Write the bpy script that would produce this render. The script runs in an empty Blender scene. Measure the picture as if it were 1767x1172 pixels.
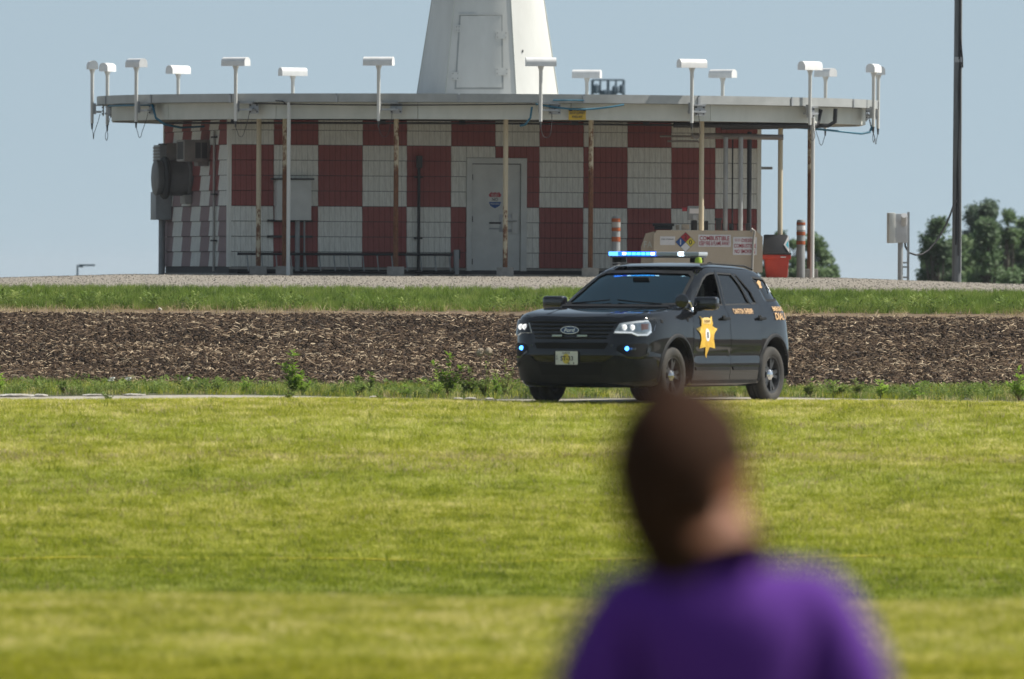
import bpy, bmesh, math, random
import numpy as np
from mathutils import Vector, Matrix, noise
from mathutils.bvhtree import BVHTree
from mathutils.geometry import delaunay_2d_cdt

sc = bpy.context.scene
COL = sc.collection
rnd = random.Random(7)
R = math.radians
PI = math.pi

# ------------------------------------------------------------------ camera
EZ = 1.50                      # eye height above the road
F = 24542.0                    # focal length in pixels of the 1767 px frame
PITCH = math.atan(96 / F)
ROLL = R(0.30)
cd = bpy.data.cameras.new('camera')
cam = bpy.data.objects.new('camera', cd)
COL.objects.link(cam)
cam.location = (0, 0, EZ)
cam.rotation_mode = 'XYZ'
cam.matrix_world = Matrix.Translation((0, 0, EZ)) @ Matrix.Rotation(PI / 2 - PITCH, 4, 'X') @ Matrix.Rotation(ROLL, 4, 'Z')
cd.sensor_width = 36
cd.lens = 500
cd.clip_start = 0.5
cd.clip_end = 9000
cd.dof.use_dof = True
cd.dof.focus_distance = 212
cd.dof.aperture_fstop = 6.3
sc.camera = cam

# ------------------------------------------------------------------ light
SUN_AZ, SUN_EL = R(80), R(50)          # azimuth from +Y towards +X
wd = bpy.data.worlds.new('World')
sc.world = wd
wd.use_nodes = True
nt = wd.node_tree
bg = nt.nodes['Background']
sky = nt.nodes.new('ShaderNodeTexSky')
sky.sky_type = 'NISHITA'
sky.sun_disc = False
sky.sun_elevation = SUN_EL
sky.sun_rotation = SUN_AZ
sky.altitude = 200
sky.air_density = 1.0
sky.dust_density = 1.0
sky.ozone_density = 1.0
tc = nt.nodes.new('ShaderNodeTexCoord'); mpz = nt.nodes.new('ShaderNodeMapping')
mpz.inputs['Location'].default_value = (0, 0, 0.16)      # hazy summer air: the blue starts right at the horizon
nt.links.new(tc.outputs['Generated'], mpz.inputs['Vector']); nt.links.new(mpz.outputs[0], sky.inputs['Vector'])
hs = nt.nodes.new('ShaderNodeHueSaturation')
hs.inputs['Saturation'].default_value = 0.50
nt.links.new(sky.outputs[0], hs.inputs['Color'])
tint = nt.nodes.new('ShaderNodeMix'); tint.data_type = 'RGBA'; tint.blend_type = 'MULTIPLY'; tint.inputs[0].default_value = 1
tint.inputs[7].default_value = (0.885, 0.985, 0.985, 1)
nt.links.new(hs.outputs[0], tint.inputs[6]); nt.links.new(tint.outputs[2], bg.inputs['Color'])
bg.inputs['Strength'].default_value = 0.086
sd = bpy.data.lights.new('sun', 'SUN')
sd.energy = 4.6
sd.angle = R(0.53)
sd.color = (1.0, 0.95, 0.86)
sun = bpy.data.objects.new('sun', sd)
COL.objects.link(sun)
sv = Vector((math.sin(SUN_AZ) * math.cos(SUN_EL), math.cos(SUN_AZ) * math.cos(SUN_EL), math.sin(SUN_EL)))
sun.rotation_euler = sv.to_track_quat('Z', 'Y').to_euler()
sun.location = (40, 150, 80)
vs = sc.view_settings
vs.view_transform = 'Standard'
vs.look = 'None'
vs.exposure = 0.45
vs.gamma = 1.0
vs.use_curve_mapping = False
sc.render.engine = 'CYCLES'
sc.cycles.use_denoising = True
sc.cycles.max_bounces = 8
sc.cycles.transparent_max_bounces = 16
sc.cycles.sample_clamp_indirect = 6

# ------------------------------------------------------------------ helpers
_cr, _sr = math.cos(ROLL), math.sin(ROLL)


def P(px, py, d):
    """world point seen at pixel (px, py) of the 1767x1172 photograph at distance d"""
    a, b = (px - 883.5) / F, (586 - py) / F
    x, y = a * _cr - b * _sr, a * _sr + b * _cr
    v = cam.matrix_world.to_3x3() @ Vector((a, b, -1))
    v = v * (d / v.y)
    return Vector((v.x, d, EZ + v.z))


def X(px, d):
    return (px - 883.5) / F * d


def Zp(px, py, d):
    return P(px, py, d).z


def tag(o, label=None, cat=None, group=None, kind=None):
    if label: o['label'] = label
    if cat: o['category'] = cat
    if group: o['group'] = group
    if kind: o['kind'] = kind
    return o


def empty(name, loc=(0, 0, 0), rz=0.0, label=None, cat=None, group=None):
    o = bpy.data.objects.new(name, None)
    COL.objects.link(o)
    o.location = loc
    o.rotation_euler = (0, 0, rz)
    o.empty_display_size = 0.2
    return tag(o, label, cat, group)


def link(name, me, m=None, parent=None, smooth=None):
    o = bpy.data.objects.new(name, me)
    COL.objects.link(o)
    if parent: o.parent = parent
    if m is not None:
        if not len(me.materials):
            for q in (m if isinstance(m, (list, tuple)) else [m]):
                me.materials.append(q)
    if smooth is not None:
        me.shade_smooth()
        me.set_sharp_from_angle(angle=R(smooth))
    return o


def copy_tree(o, parent=None, **props):
    c = o.copy()
    COL.objects.link(c)
    c.parent = parent
    for k, v in props.items(): c[k] = v
    for ch in o.children:
        copy_tree(ch, c)
    return c


class MB:
    """collects shapes into one mesh"""
    def __init__(s):
        s.v, s.f, s.mi, s.cur = [], [], [], 0

    def add(s, vs_, fs_):
        n = len(s.v)
        s.v += [tuple(p) for p in vs_]
        s.f += [tuple(i + n for i in f) for f in fs_]
        s.mi += [s.cur] * len(fs_)
        return s

    def box(s, c, size, rz=0.0, rx=0.0, ry=0.0):
        M = Matrix.Translation(c) @ Matrix.Rotation(rz, 4, 'Z') @ Matrix.Rotation(ry, 4, 'Y') @ Matrix.Rotation(rx, 4, 'X')
        hx, hy, hz = size[0] / 2, size[1] / 2, size[2] / 2
        vv = [M @ Vector((a * hx, b * hy, c_ * hz)) for a in (-1, 1) for b in (-1, 1) for c_ in (-1, 1)]
        return s.add(vv, [(0, 1, 3, 2), (4, 6, 7, 5), (0, 4, 5, 1), (2, 3, 7, 6), (0, 2, 6, 4), (1, 5, 7, 3)])

    def tube(s, pts, r, n=8, caps=True):
        pts = [Vector(p) for p in pts]
        rs = r if isinstance(r, (list, tuple)) else [r] * len(pts)
        vv, ff = [], []
        up = None
        for i, p in enumerate(pts):
            t = (pts[min(i + 1, len(pts) - 1)] - pts[max(i - 1, 0)]).normalized()
            if up is None:
                up = Vector((0, 0, 1)) if abs(t.z) < 0.9 else Vector((1, 0, 0))
            a = t.cross(up)
            if a.length < 1e-5: a = t.orthogonal()
            a.normalize()
            b = a.cross(t).normalized()
            up = b
            for k in range(n):
                w = 2 * PI * k / n
                vv.append(p + (a * math.cos(w) + b * math.sin(w)) * rs[i])
        for i in range(len(pts) - 1):
            for k in range(n):
                ff.append((i * n + k, (i + 1) * n + k, (i + 1) * n + (k + 1) % n, i * n + (k + 1) % n))
        if caps:
            ff.append(tuple(range(n)))
            ff.append(tuple((len(pts) - 1) * n + k for k in reversed(range(n))))
        return s.add(vv, ff)

    def lathe(s, prof, M=None, n=24, a0=0.0, a1=2 * PI):
        """prof: list of (r, z) turned round local Z"""
        M = M or Matrix.Identity(4)
        full = abs(a1 - a0 - 2 * PI) < 1e-4
        m = n if full else n + 1
        vv = [M @ Vector((r * math.cos(a0 + (a1 - a0) * k / n), r * math.sin(a0 + (a1 - a0) * k / n), z)) for r, z in prof for k in range(m)]
        ff = []
        for i in range(len(prof) - 1):
            for k in range(n):
                k2 = (k + 1) % m
                ff.append((i * m + k, i * m + k2, (i + 1) * m + k2, (i + 1) * m + k))
        return s.add(vv, ff)

    def prism(s, poly, M, t):
        """poly in local XY, thick t along local +Z"""
        n = len(poly)
        vv = [M @ Vector((p[0], p[1], 0)) for p in poly] + [M @ Vector((p[0], p[1], t)) for p in poly]
        ff = [tuple(reversed(range(n))), tuple(range(n, 2 * n))]
        ff += [(k, (k + 1) % n, n + (k + 1) % n, n + k) for k in range(n)]
        return s.add(vv, ff)

    def mesh(s, name='mesh'):
        me = bpy.data.meshes.new(name)
        me.from_pydata(s.v, [], s.f)
        if any(s.mi):
            me.polygons.foreach_set('material_index', s.mi)
        me.update()
        bm = bmesh.new(); bm.from_mesh(me)
        bmesh.ops.recalc_face_normals(bm, faces=bm.faces)
        bm.to_mesh(me); bm.free()
        return me

    def build(s, name, m, parent=None, smooth=None, bevel=0.0, seg=2):
        me = s.mesh(name)
        if bevel:
            bm = bmesh.new(); bm.from_mesh(me)
            bmesh.ops.bevel(bm, geom=[e for e in bm.edges if len(e.link_faces) == 2 and e.calc_face_angle(0) > 0.6],
                            offset=bevel, segments=seg, affect='EDGES', profile=0.6)
            bm.to_mesh(me); bm.free()
            if smooth is None: smooth = 40
        return link(name, me, m, parent, smooth)


def ellipse(cx, cy, rx, ry, n=20):
    return [(cx + rx * math.cos(2 * PI * k / n), cy + ry * math.sin(2 * PI * k / n)) for k in range(n)]


def rrect(x0, y0, x1, y1, r, n=4):
    out = []
    for cx, cy, a in ((x1 - r, y1 - r, 0), (x0 + r, y1 - r, 90), (x0 + r, y0 + r, 180), (x1 - r, y0 + r, 270)):
        for k in range(n + 1):
            w = R(a + 90 * k / n)
            out.append((cx + r * math.cos(w), cy + r * math.sin(w)))
    return out


_tc = {}


def text2d(txt, h=None, w=None, bold=0.0, shear=0.0):
    """2-D triangles of a line of text, centred on the origin, scaled to height h and/or width w"""
    cu = bpy.data.curves.new('lettering', 'FONT')
    cu.body = txt
    cu.size = 1
    cu.resolution_u = 3
    cu.offset = bold
    cu.shear = shear
    ob = bpy.data.objects.new('lettering', cu)
    COL.objects.link(ob)
    bpy.context.view_layer.update()
    me = bpy.data.meshes.new_from_object(ob.evaluated_get(bpy.context.evaluated_depsgraph_get()))
    vv = np.array([v.co[:2] for v in me.vertices])
    ff = [tuple(p.vertices) for p in me.polygons]
    bpy.data.objects.remove(ob); bpy.data.curves.remove(cu); bpy.data.meshes.remove(me)
    lo, hi = vv.min(0), vv.max(0)
    vv = vv - (lo + hi) / 2
    sy = h / (hi - lo)[1] if h else None
    sx = w / (hi - lo)[0] if w else None
    if sx is None: sx = sy
    if sy is None: sy = sx
    return vv * np.array([sx, sy]), ff


# ------------------------------------------------------------------ materials
def new_mat(name):
    m = bpy.data.materials.new(name)
    m.use_nodes = True
    n = m.node_tree
    b = n.nodes['Principled BSDF']
    return m, n, b


def coords(n, world=False):
    if world:
        return n.nodes.new('ShaderNodeNewGeometry').outputs['Position']
    return n.nodes.new('ShaderNodeTexCoord').outputs['Object']


def noise_node(n, vec, scale, detail=4, rough=0.6, stretch=None):
    t = n.nodes.new('ShaderNodeTexNoise')
    t.inputs['Scale'].default_value = scale
    t.inputs['Detail'].default_value = detail
    t.inputs['Roughness'].default_value = rough
    if stretch:
        mp = n.nodes.new('ShaderNodeMapping')
        mp.inputs['Scale'].default_value = stretch
        n.links.new(vec, mp.inputs['Vector'])
        vec = mp.outputs[0]
    n.links.new(vec, t.inputs['Vector'])
    return t.outputs['Fac']


def ramp(n, fac, stops):
    r = n.nodes.new('ShaderNodeValToRGB')
    e = r.color_ramp.elements
    while len(e) < len(stops): e.new(0.5)
    for i, (p, c) in enumerate(stops):
        e[i].position = p
        e[i].color = (*c, 1) if len(c) == 3 else c
    n.links.new(fac, r.inputs[0])
    return r.outputs[0]


def mixc(n, fac, a, b, mode='MIX'):
    m = n.nodes.new('ShaderNodeMix')
    m.data_type = 'RGBA'
    m.blend_type = mode
    for sock, val in ((m.inputs[0], fac), (m.inputs[6], a), (m.inputs[7], b)):
        if hasattr(val, 'is_output'): n.links.new(val, sock)
        elif isinstance(val, (int, float)): sock.default_value = val
        else: sock.default_value = (*val, 1)
    return m.outputs[2]


def bump(n, b, h, strength=0.3, dist=0.02):
    bp = n.nodes.new('ShaderNodeBump')
    bp.inputs['Strength'].default_value = strength
    bp.inputs['Distance'].default_value = dist
    n.links.new(h, bp.inputs['Height'])
    n.links.new(bp.outputs[0], b.inputs['Normal'])


def mat(name, c, rough=0.6, metal=0.0, c2=None, scale=3.0, world=False, stretch=None, lo=0.35, hi=0.65,
        bump_s=0.0, bump_scale=40, coat=0.0, spec=0.5, rvar=0.0):
    m, n, b = new_mat(name)
    b.inputs['Base Color'].default_value = (*c, 1)
    b.inputs['Roughness'].default_value = rough
    b.inputs['Metallic'].default_value = metal
    b.inputs['Coat Weight'].default_value = coat
    b.inputs['Specular IOR Level'].default_value = spec
    if c2 is None:
        c2 = tuple(x * 0.86 for x in c)
    co = coords(n, world)
    f = noise_node(n, co, scale, 5, 0.65, stretch)
    n.links.new(ramp(n, f, [(lo, c), (hi, c2)]), b.inputs['Base Color'])
    if rvar:
        n.links.new(ramp(n, f, [(0.3, (rough,) * 3), (0.7, (min(1, rough + rvar),) * 3)]), b.inputs['Roughness'])
    if bump_s:
        bump(n, b, noise_node(n, co, bump_scale, 3), bump_s)
    return m


def emit(name, c, s, base=(0.02, 0.05, 0.2)):
    m, n, b = new_mat(name)
    b.inputs['Base Color'].default_value = (*base, 1)
    b.inputs['Emission Color'].default_value = (*c, 1)
    b.inputs['Emission Strength'].default_value = s
    b.inputs['Roughness'].default_value = 0.2
    return m


def glass(name, tint, rough=0.02, ior=1.5, gloss=(1, 1, 1)):
    m, n, b = new_mat(name)
    n.nodes.remove(b)
    out = n.nodes['Material Output']
    tr = n.nodes.new('ShaderNodeBsdfTransparent'); tr.inputs[0].default_value = (*tint, 1)
    gl = n.nodes.new('ShaderNodeBsdfGlossy'); gl.inputs['Roughness'].default_value = rough
    gl.inputs[0].default_value = (*gloss, 1)
    fr = n.nodes.new('ShaderNodeFresnel'); fr.inputs[0].default_value = ior
    mx = n.nodes.new('ShaderNodeMixShader')
    n.links.new(fr.outputs[0], mx.inputs[0]); n.links.new(tr.outputs[0], mx.inputs[1]); n.links.new(gl.outputs[0], mx.inputs[2])
    n.links.new(mx.outputs[0], out.inputs[0])
    return m


# ------------------------------------------------------------------ terrain
_tu = np.array([-50, 0, 22, 60, 78, 88, 93, 100, 112, 122, 129, 173.2, 178.6, 186.5, 236, 239, 245, 250, 256, 271, 276, 300, 420, 1000, 7000.])
_tz = np.array([-1.7, -1.7, -1.83, -2.1, -2.17, -2.07, -2.10, -2.45, -3.0, -3.12, -2.99, -1.475, -1.43, -1.36, -.55, -.46, -.13, -.02, .13, .14, .05, -1.5, -3.5, -5.0, -9.0])
_gu = np.arange(-50, 420, 0.25)
_gz = np.interp(_gu, _tu, _tz)
_k = np.hanning(11); _k /= _k.sum()
_gz2 = np.convolve(np.pad(_gz, 5, 'edge'), _k, 'valid')
_gu = np.append(_gu, [420, 1000, 7000]); _gz2 = np.append(_gz2, [-3.5, -5.0, -9.0])


def T(x, d):
    """ground height (world z); x, d arrays or numbers"""
    x = np.asarray(x, float); d = np.asarray(d, float)
    k = 0.20 * np.clip((215 - d) / 60, 0, 1) * np.clip((d - 110) / 40, 0, 1)
    u = d - k * np.clip(x, -60, 60)
    z = np.interp(u, _gu, _gz2)
    xa = np.abs(x + 0.5)
    w = np.clip((d - 244) / 10, 0, 1) * np.clip((285 - d) / 15, 0, 1)
    z = z - 0.11 * np.clip((xa - 6.5) / 3.5, 0, 1) * w
    z = z + 0.02 * np.sin(x * 0.9 + d * 0.31) * np.clip((d - 60) / 20, 0, 1) * np.clip((240 - d) / 20, 0, 1)
    return z + EZ


def Tf(x, d): return float(T(x, d))

# ================================================================== land
def sheet(name, xs, ds, m, lift=0.0, noise_a=0.0, kind='structure', edge0=None, edge1=None):
    """strip of ground over the grid xs x ds (ds may bend with x through the edge functions)"""
    xs = np.asarray(xs, float); ds = np.asarray(ds, float)
    XX, DD = np.meshgrid(xs, ds)
    sk = 0.20 * np.clip((215 - DD) / 60, 0, 1) * np.clip((DD - 110) / 40, 0, 1)
    DD = DD + sk * np.clip(XX, -60, 60)
    ZZ = T(XX, DD) + lift
    if noise_a:
        w = np.minimum(np.clip((np.arange(len(ds)) / 4), 0, 1), np.clip((len(ds) - 1 - np.arange(len(ds))) / 4, 0, 1))[:, None]
        nz = np.array([[noise.noise(Vector((x * 2.3, d * 2.3, 0))) + .6 * noise.noise(Vector((x * 6.1, d * 6.1, 3))) for x, d in zip(a, b)] for a, b in zip(XX, DD)])
        ZZ = ZZ + nz * noise_a * w
    nx = len(xs)
    v = np.stack([XX, DD, ZZ], -1).reshape(-1, 3)
    f = [(i * nx + j, i * nx + j + 1, (i + 1) * nx + j + 1, (i + 1) * nx + j) for i in range(len(ds) - 1) for j in range(nx - 1)]
    me = bpy.data.meshes.new(name); me.from_pydata(v.tolist(), [], f); me.shade_smooth()
    o = link(name, me, m)
    if kind: o['kind'] = kind
    return o


def lin(a, b, st): return np.linspace(a, b, max(2, int(round((b - a) / st)) + 1))


XW = np.concatenate([[-420, -200, -100, -50, -28], lin(-16, 16, 1.0), [28, 50, 100, 200, 420]])
XV = np.concatenate([[-420, -200, -100, -50, -28, -18], lin(-12, 12, .25), [18, 28, 50, 100, 200, 420]])
XF = np.concatenate([[-420, -200, -100, -50, -28, -18], lin(-12, 12, .12), [18, 28, 50, 100, 200, 420]])

m_lawn = mat('lawn_soil', (.075, .085, .022), .95, c2=(.13, .125, .05), scale=1.5, world=True)
m_verge = mat('verge_soil', (.05, .065, .02), .95, c2=(.10, .085, .045), scale=2.5, world=True)
m_bank = mat('bank_soil', (.05, .075, .018), .95, c2=(.075, .08, .025), scale=1.2, world=True)
m_dry = mat('dry_edge', (.20, .13, .07), .95, c2=(.08, .06, .035), scale=2.5, world=True)
m_far = mat('far_ground', (.06, .075, .025), .95, c2=(.09, .085, .04), scale=.02, world=True)
m_soil = mat('tilled_soil', (.032, .020, .012), .95, c2=(.060, .038, .023), scale=4.0, world=True, bump_s=.8, bump_scale=14)
# pale concrete track
m_track, n, b = new_mat('track_concrete')
co = coords(n, True)
f1 = noise_node(n, co, 1.1, 6, .7, (1, .25, 1)); f2 = noise_node(n, co, 9, 5, .7, (1, .3, 1))
c1 = ramp(n, f1, [(.3, (.28, .25, .19)), (.6, (.36, .32, .26)), (.8, (.17, .14, .10))])
n.links.new(mixc(n, .35, c1, ramp(n, f2, [(.35, (.22, .19, .14)), (.65, (.56, .53, .48))])), b.inputs['Base Color'])
b.inputs['Roughness'].default_value = .9
# gravel
m_grav, n, b = new_mat('gravel')
co = coords(n, True)
v = n.nodes.new('ShaderNodeTexVoronoi'); v.inputs['Scale'].default_value = 34
n.links.new(co, v.inputs['Vector'])
c1 = ramp(n, v.outputs['Color'], [(.1, (.15, .13, .11)), (.45, (.27, .24, .20)), (.9, (.42, .38, .33))])
f1 = noise_node(n, co, .5, 4, .6, (1, .3, 1))
n.links.new(mixc(n, ramp(n, f1, [(.4, (0, 0, 0)), (.7, (.5, .5, .5))]), c1, (.27, .235, .18)), b.inputs['Base Color'])
b.inputs['Roughness'].default_value = .95
bump(n, b, v.outputs['Distance'], .9, .03)

GU = (-50, 78, 128.5, 173.2, 178.4, 186.3, 236.0, 239.5, 246.3, 275.0)
sheet('lawn', XW, np.concatenate([lin(-50, 64, 6), lin(65, 128, 1.0), lin(129, 173.2, 1.5)]), m_lawn)
sheet('track', XV, lin(173.2, 178.4, .6), m_track)
sheet('verge', XV, lin(178.4, 186.3, .5), m_verge)
sheet('tilled_field', XF, np.concatenate([lin(186.3, 196, .14), lin(196.2, 236, .3)]), m_soil, noise_a=.045)
sheet('dry_edge', XV, lin(236, 239.5, .4), m_dry)
sheet('grass_bank', XV, lin(239.5, 246.3, .5), m_bank)
sheet('gravel_pad', XV, lin(246.3, 275, .6), m_grav)
sheet('far_ground', np.concatenate([lin(-3000, -450, 300), XW, lin(450, 3000, 300)]), np.concatenate([lin(275, 300, 2.5), [320, 360, 420, 700, 1200, 2500, 6500]]), m_far)
for sx in (-1, 1):   # the land to either side of the detailed strip
    sheet('far_ground', np.array([420, 900, 1800, 3000]) * sx if sx > 0 else np.array([-3000, -1800, -900, -420]), np.concatenate([lin(-50, 230, 10), lin(232, 275, 4)]), m_far)

# ------------------------------------------------------------------ scattered ground cover
def veg_mat(name, cols, band=None, transl=.35, rough=.55, world_scale=.35, stretch=(1, .45, 1), isl=True):
    """leaf material: colour varies by clump, by place and along y"""
    m, n, b = new_mat(name)
    oi = n.nodes.new('ShaderNodeObjectInfo')
    co = coords(n, True)
    f = noise_node(n, co, world_scale, 4, .65, stretch)
    add = n.nodes.new('ShaderNodeMath'); add.operation = 'MULTIPLY_ADD'
    add.inputs[1].default_value = .62
    n.links.new(oi.outputs['Random'], add.inputs[0])
    sb = n.nodes.new('ShaderNodeMath'); sb.operation = 'SUBTRACT'; sb.inputs[1].default_value = .31
    n.links.new(f, sb.inputs[0]); n.links.new(sb.outputs[0], add.inputs[2])
    st = [(.18 + .64 * i / (len(cols) - 1), c) for i, c in enumerate(cols)]
    c = ramp(n, add.outputs[0], st)
    if band:
        sx = n.nodes.new('ShaderNodeSeparateXYZ'); n.links.new(co, sx.inputs[0])
        u = n.nodes.new('ShaderNodeMath'); u.operation = 'MULTIPLY_ADD'; u.inputs[1].default_value = -.2
        n.links.new(sx.outputs[0], u.inputs[0]); n.links.new(sx.outputs[1], u.inputs[2])
        wob = n.nodes.new('ShaderNodeMath'); wob.operation = 'MULTIPLY_ADD'; wob.inputs[1].default_value = 5
        n.links.new(noise_node(n, co, .25, 3), wob.inputs[0]); n.links.new(u.outputs[0], wob.inputs[2])
        mr = n.nodes.new('ShaderNodeMapRange'); mr.inputs[1].default_value = band[0]; mr.inputs[2].default_value = band[1]
        n.links.new(wob.outputs[0], mr.inputs[0])
        bc = ramp(n, mr.outputs[0], [((p - band[0]) / (band[1] - band[0]), q) for p, q in band[2]])
        c = mixc(n, .999, c, bc, 'MULTIPLY')
    n.links.new(c, b.inputs['Base Color'])
    b.inputs['Roughness'].default_value = rough
    b.inputs['Specular IOR Level'].default_value = .25
    tl = n.nodes.new('ShaderNodeBsdfTranslucent'); n.links.new(c, tl.inputs[0])
    mx = n.nodes.new('ShaderNodeMixShader'); mx.inputs[0].default_value = transl
    out = n.nodes['Material Output']
    n.links.new(b.outputs[0], mx.inputs[1]); n.links.new(tl.outputs[0], mx.inputs[2]); n.links.new(mx.outputs[0], out.inputs[0])
    return m


def proto_col(name, meshes):
    c = bpy.data.collections.new(name)
    for me in meshes:
        c.objects.link(bpy.data.objects.new(me.name, me))
    return c


def tuft(name, nblade, h, spread, w, m, lean=.5, seed=0, seg=2):
    r = random.Random(seed)
    mb = MB()
    for _ in range(nblade):
        a = r.random() * 2 * PI; q = r.random() ** .5 * spread
        x, y = q * math.cos(a), q * math.sin(a)
        hh = h * r.uniform(.55, 1.1); la = r.random() * 2 * PI; ln = lean * r.random() * hh
        fa = r.random() * PI
        dx, dy = math.cos(fa) * w / 2, math.sin(fa) * w / 2
        lx, ly = math.cos(la) * ln, math.sin(la) * ln
        p = [(x - dx, y - dy, 0), (x + dx, y + dy, 0), (x + lx * .35 + dx * .8, y + ly * .35 + dy * .8, hh * .6), (x + lx * .35 - dx * .8, y + ly * .35 - dy * .8, hh * .6), (x + lx, y + ly, hh)]
        mb.add(p, [(0, 1, 2, 3), (3, 2, 4)])
    me = bpy.data.meshes.new(name); me.from_pydata(mb.v, [], mb.f); me.materials.append(m)
    return me


def scatter(name, u0, u1, xr, density, col, label, cat, seed=1, smin=.7, smax=1.3, sink=0.0, tilt=0.0, lift=0.0, patch=None):
    xs = lin(-xr, xr, 1.0); ds = lin(u0, u1, 1.0 if u1 - u0 > 3 else .25)
    o = sheet(name, xs, ds, None, lift)
    o['kind'] = 'stuff'; o['label'] = label; o['category'] = cat
    g = bpy.data.node_groups.new(name, 'GeometryNodeTree')
    g.interface.new_socket('Geometry', in_out='INPUT', socket_type='NodeSocketGeometry')
    g.interface.new_socket('Geometry', in_out='OUTPUT', socket_type='NodeSocketGeometry')
    N = g.nodes.new; L = g.links.new
    gi, go = N('NodeGroupInput'), N('NodeGroupOutput')
    dp = N('GeometryNodeDistributePointsOnFaces'); dp.inputs['Density'].default_value = density; dp.inputs['Seed'].default_value = seed
    if patch:
        tn = N('ShaderNodeTexNoise'); tn.inputs['Scale'].default_value = patch[0]; tn.inputs['Detail'].default_value = 3
        mr = N('ShaderNodeMapRange'); mr.inputs[1].default_value = patch[1]; mr.inputs[2].default_value = patch[2]; mr.inputs[3].default_value = patch[3] * density; mr.inputs[4].default_value = density
        L(tn.outputs['Fac'], mr.inputs[0]); L(mr.outputs[0], dp.inputs['Density'])
    ip = N('GeometryNodeInstanceOnPoints'); ci = N('GeometryNodeCollectionInfo')
    ci.inputs['Collection'].default_value = col; ci.inputs['Separate Children'].default_value = True; ci.inputs['Reset Children'].default_value = True
    ip.inputs['Pick Instance'].default_value = True
    rv = N('FunctionNodeRandomValue'); rv.data_type = 'FLOAT_VECTOR'
    rv.inputs[0].default_value = (-tilt, -tilt, 0); rv.inputs[1].default_value = (tilt, tilt, 6.283)
    rs = N('FunctionNodeRandomValue'); rs.data_type = 'FLOAT'; rs.inputs[2].default_value = smin; rs.inputs[3].default_value = smax; rs.inputs['Seed'].default_value = 5
    L(gi.outputs[0], dp.inputs['Mesh']); L(dp.outputs['Points'], ip.inputs['Points']); L(ci.outputs[0], ip.inputs['Instance'])
    L(rv.outputs[0], ip.inputs['Rotation']); L(rs.outputs[1], ip.inputs['Scale']); L(ip.outputs[0], go.inputs[0])
    md = o.modifiers.new('scatter', 'NODES'); md.node_group = g
    return o


G1, G2, G3, G4, G5 = (.17, .215, .016), (.37, .395, .030), (.59, .58, .115), (.83, .75, .34), (.42, .36, .19)
bands = (78, 176, [(78, (.85, .82, .45)), (81.5, (.82, .80, .42)), (83.5, (1.0, .97, .95)), (91, (1.0, .95, 1.0)), (125, (.62, .70, .45)), (134, (.60, .70, .40)),
                   (142, (.80, .85, .5)), (149, (.95, .95, .8)), (156, (.85, .92, .7)), (161, (1.08, 1.05, 1.05)), (168, (.95, 1.0, .85)), (175, (1.1, 1.06, 1.15))])
m_grass = veg_mat('lawn_grass', [G1, G2, G2, G3, G4], bands, .5, world_scale=2.2, stretch=(.6, .35, 1))
m_straw = veg_mat('dry_grass', [(.30, .22, .10), (.45, .36, .19), (.55, .46, .28)], None, .3)
m_long = veg_mat('long_grass', [(.07, .12, .02), (.14, .22, .03), (.22, .32, .05), (.34, .38, .11)], None, .4, world_scale=.8)
m_weed = veg_mat('weed_leaf', [(.09, .14, .025), (.17, .25, .05), (.29, .35, .10)], None, .4, world_scale=1.5)
lawnc = proto_col('lawn_tufts', [tuft('tuft', 24, .070, .12, .007, m_grass, 1.5, s) for s in range(4)])
tallc = proto_col('lawn_tall_tufts', [tuft('tuft', 9, .13, .07, .007, m_grass, .7, 10 + s) for s in range(3)] + [tuft('tuft', 7, .11, .1, .006, m_straw, 1.2, 20 + s) for s in range(1)])
strawc = proto_col('straw_tufts', [tuft('tuft', 12, .10, .14, .007, m_straw, 2.0, 30 + s) for s in range(3)])
scatter('lawn_grass', 66, 92, 6, 110, lawnc, 'mown lawn grass in the foreground below the yellow line', 'grass', 1)
scatter('lawn_hollow_grass', 92, 127, 8, 55, lawnc, 'mown grass in the shallow hollow beyond the foreground lawn', 'grass', 21)
scatter('lawn_grass', 127, 171.6, 9, 130, lawnc, 'sunlit mown lawn grass stretching up to the pale track', 'grass', 2)
scatter('lawn_edge_grass', 171.6, 174.9, 9, 150, lawnc, 'very short grass along the near edge of the pale track', 'grass', 22, .45, .95)
scatter('tall_lawn_grass', 127, 172.0, 9, 30, tallc, 'taller blades standing out of the mown lawn', 'grass', 3, .6, 1.2, patch=(.9, .35, .65, .2))
scatter('mown_hay', 150, 172, 9, 22, strawc, 'dry cut grass lying in streaks on the lawn', 'dry grass', 4, patch=(.35, .52, .66, 0))
sc_h = scatter('mown_hay', 157.6, 159.2, 9, 60, strawc, 'thin brown streak of dry clippings across the lawn', 'dry grass', 5, patch=(.3, .42, .6, .05))
# verge between the track and the field
vergec = proto_col('verge_tufts', [tuft('tuft', 16, .13, .14, .008, m_grass, 1.1, 53), tuft('tuft', 16, .13, .14, .008, m_grass, 1.1, 54)] + [tuft('tuft', 14, .17, .13, .008, m_long, .8, 40 + s) for s in range(3)] + [tuft('tuft', 10, .14, .12, .007, m_straw, 1.2, 50)])
def leafy(name, seed, h, nl, lw, m):
    r = random.Random(seed); mb = MB()
    for k in range(nl):
        a = r.random() * 2 * PI; z = h * r.uniform(.1, 1); q = h * .35 * r.uniform(.3, 1)
        c = Vector((q * math.cos(a), q * math.sin(a), z)); t = Vector((math.cos(a), math.sin(a), r.uniform(-.2, .8))).normalized(); s = t.cross(Vector((0, 0, 1))).normalized() * lw * r.uniform(.25, .5)
        l = lw * r.uniform(1.2, 2.2)
        mb.add([c, c + t * l * .5 + s, c + t * l, c + t * l * .5 - s], [(0, 1, 2, 3)])
    me = bpy.data.meshes.new(name); me.from_pydata(mb.v, [], mb.f); me.materials.append(m); return me
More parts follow.
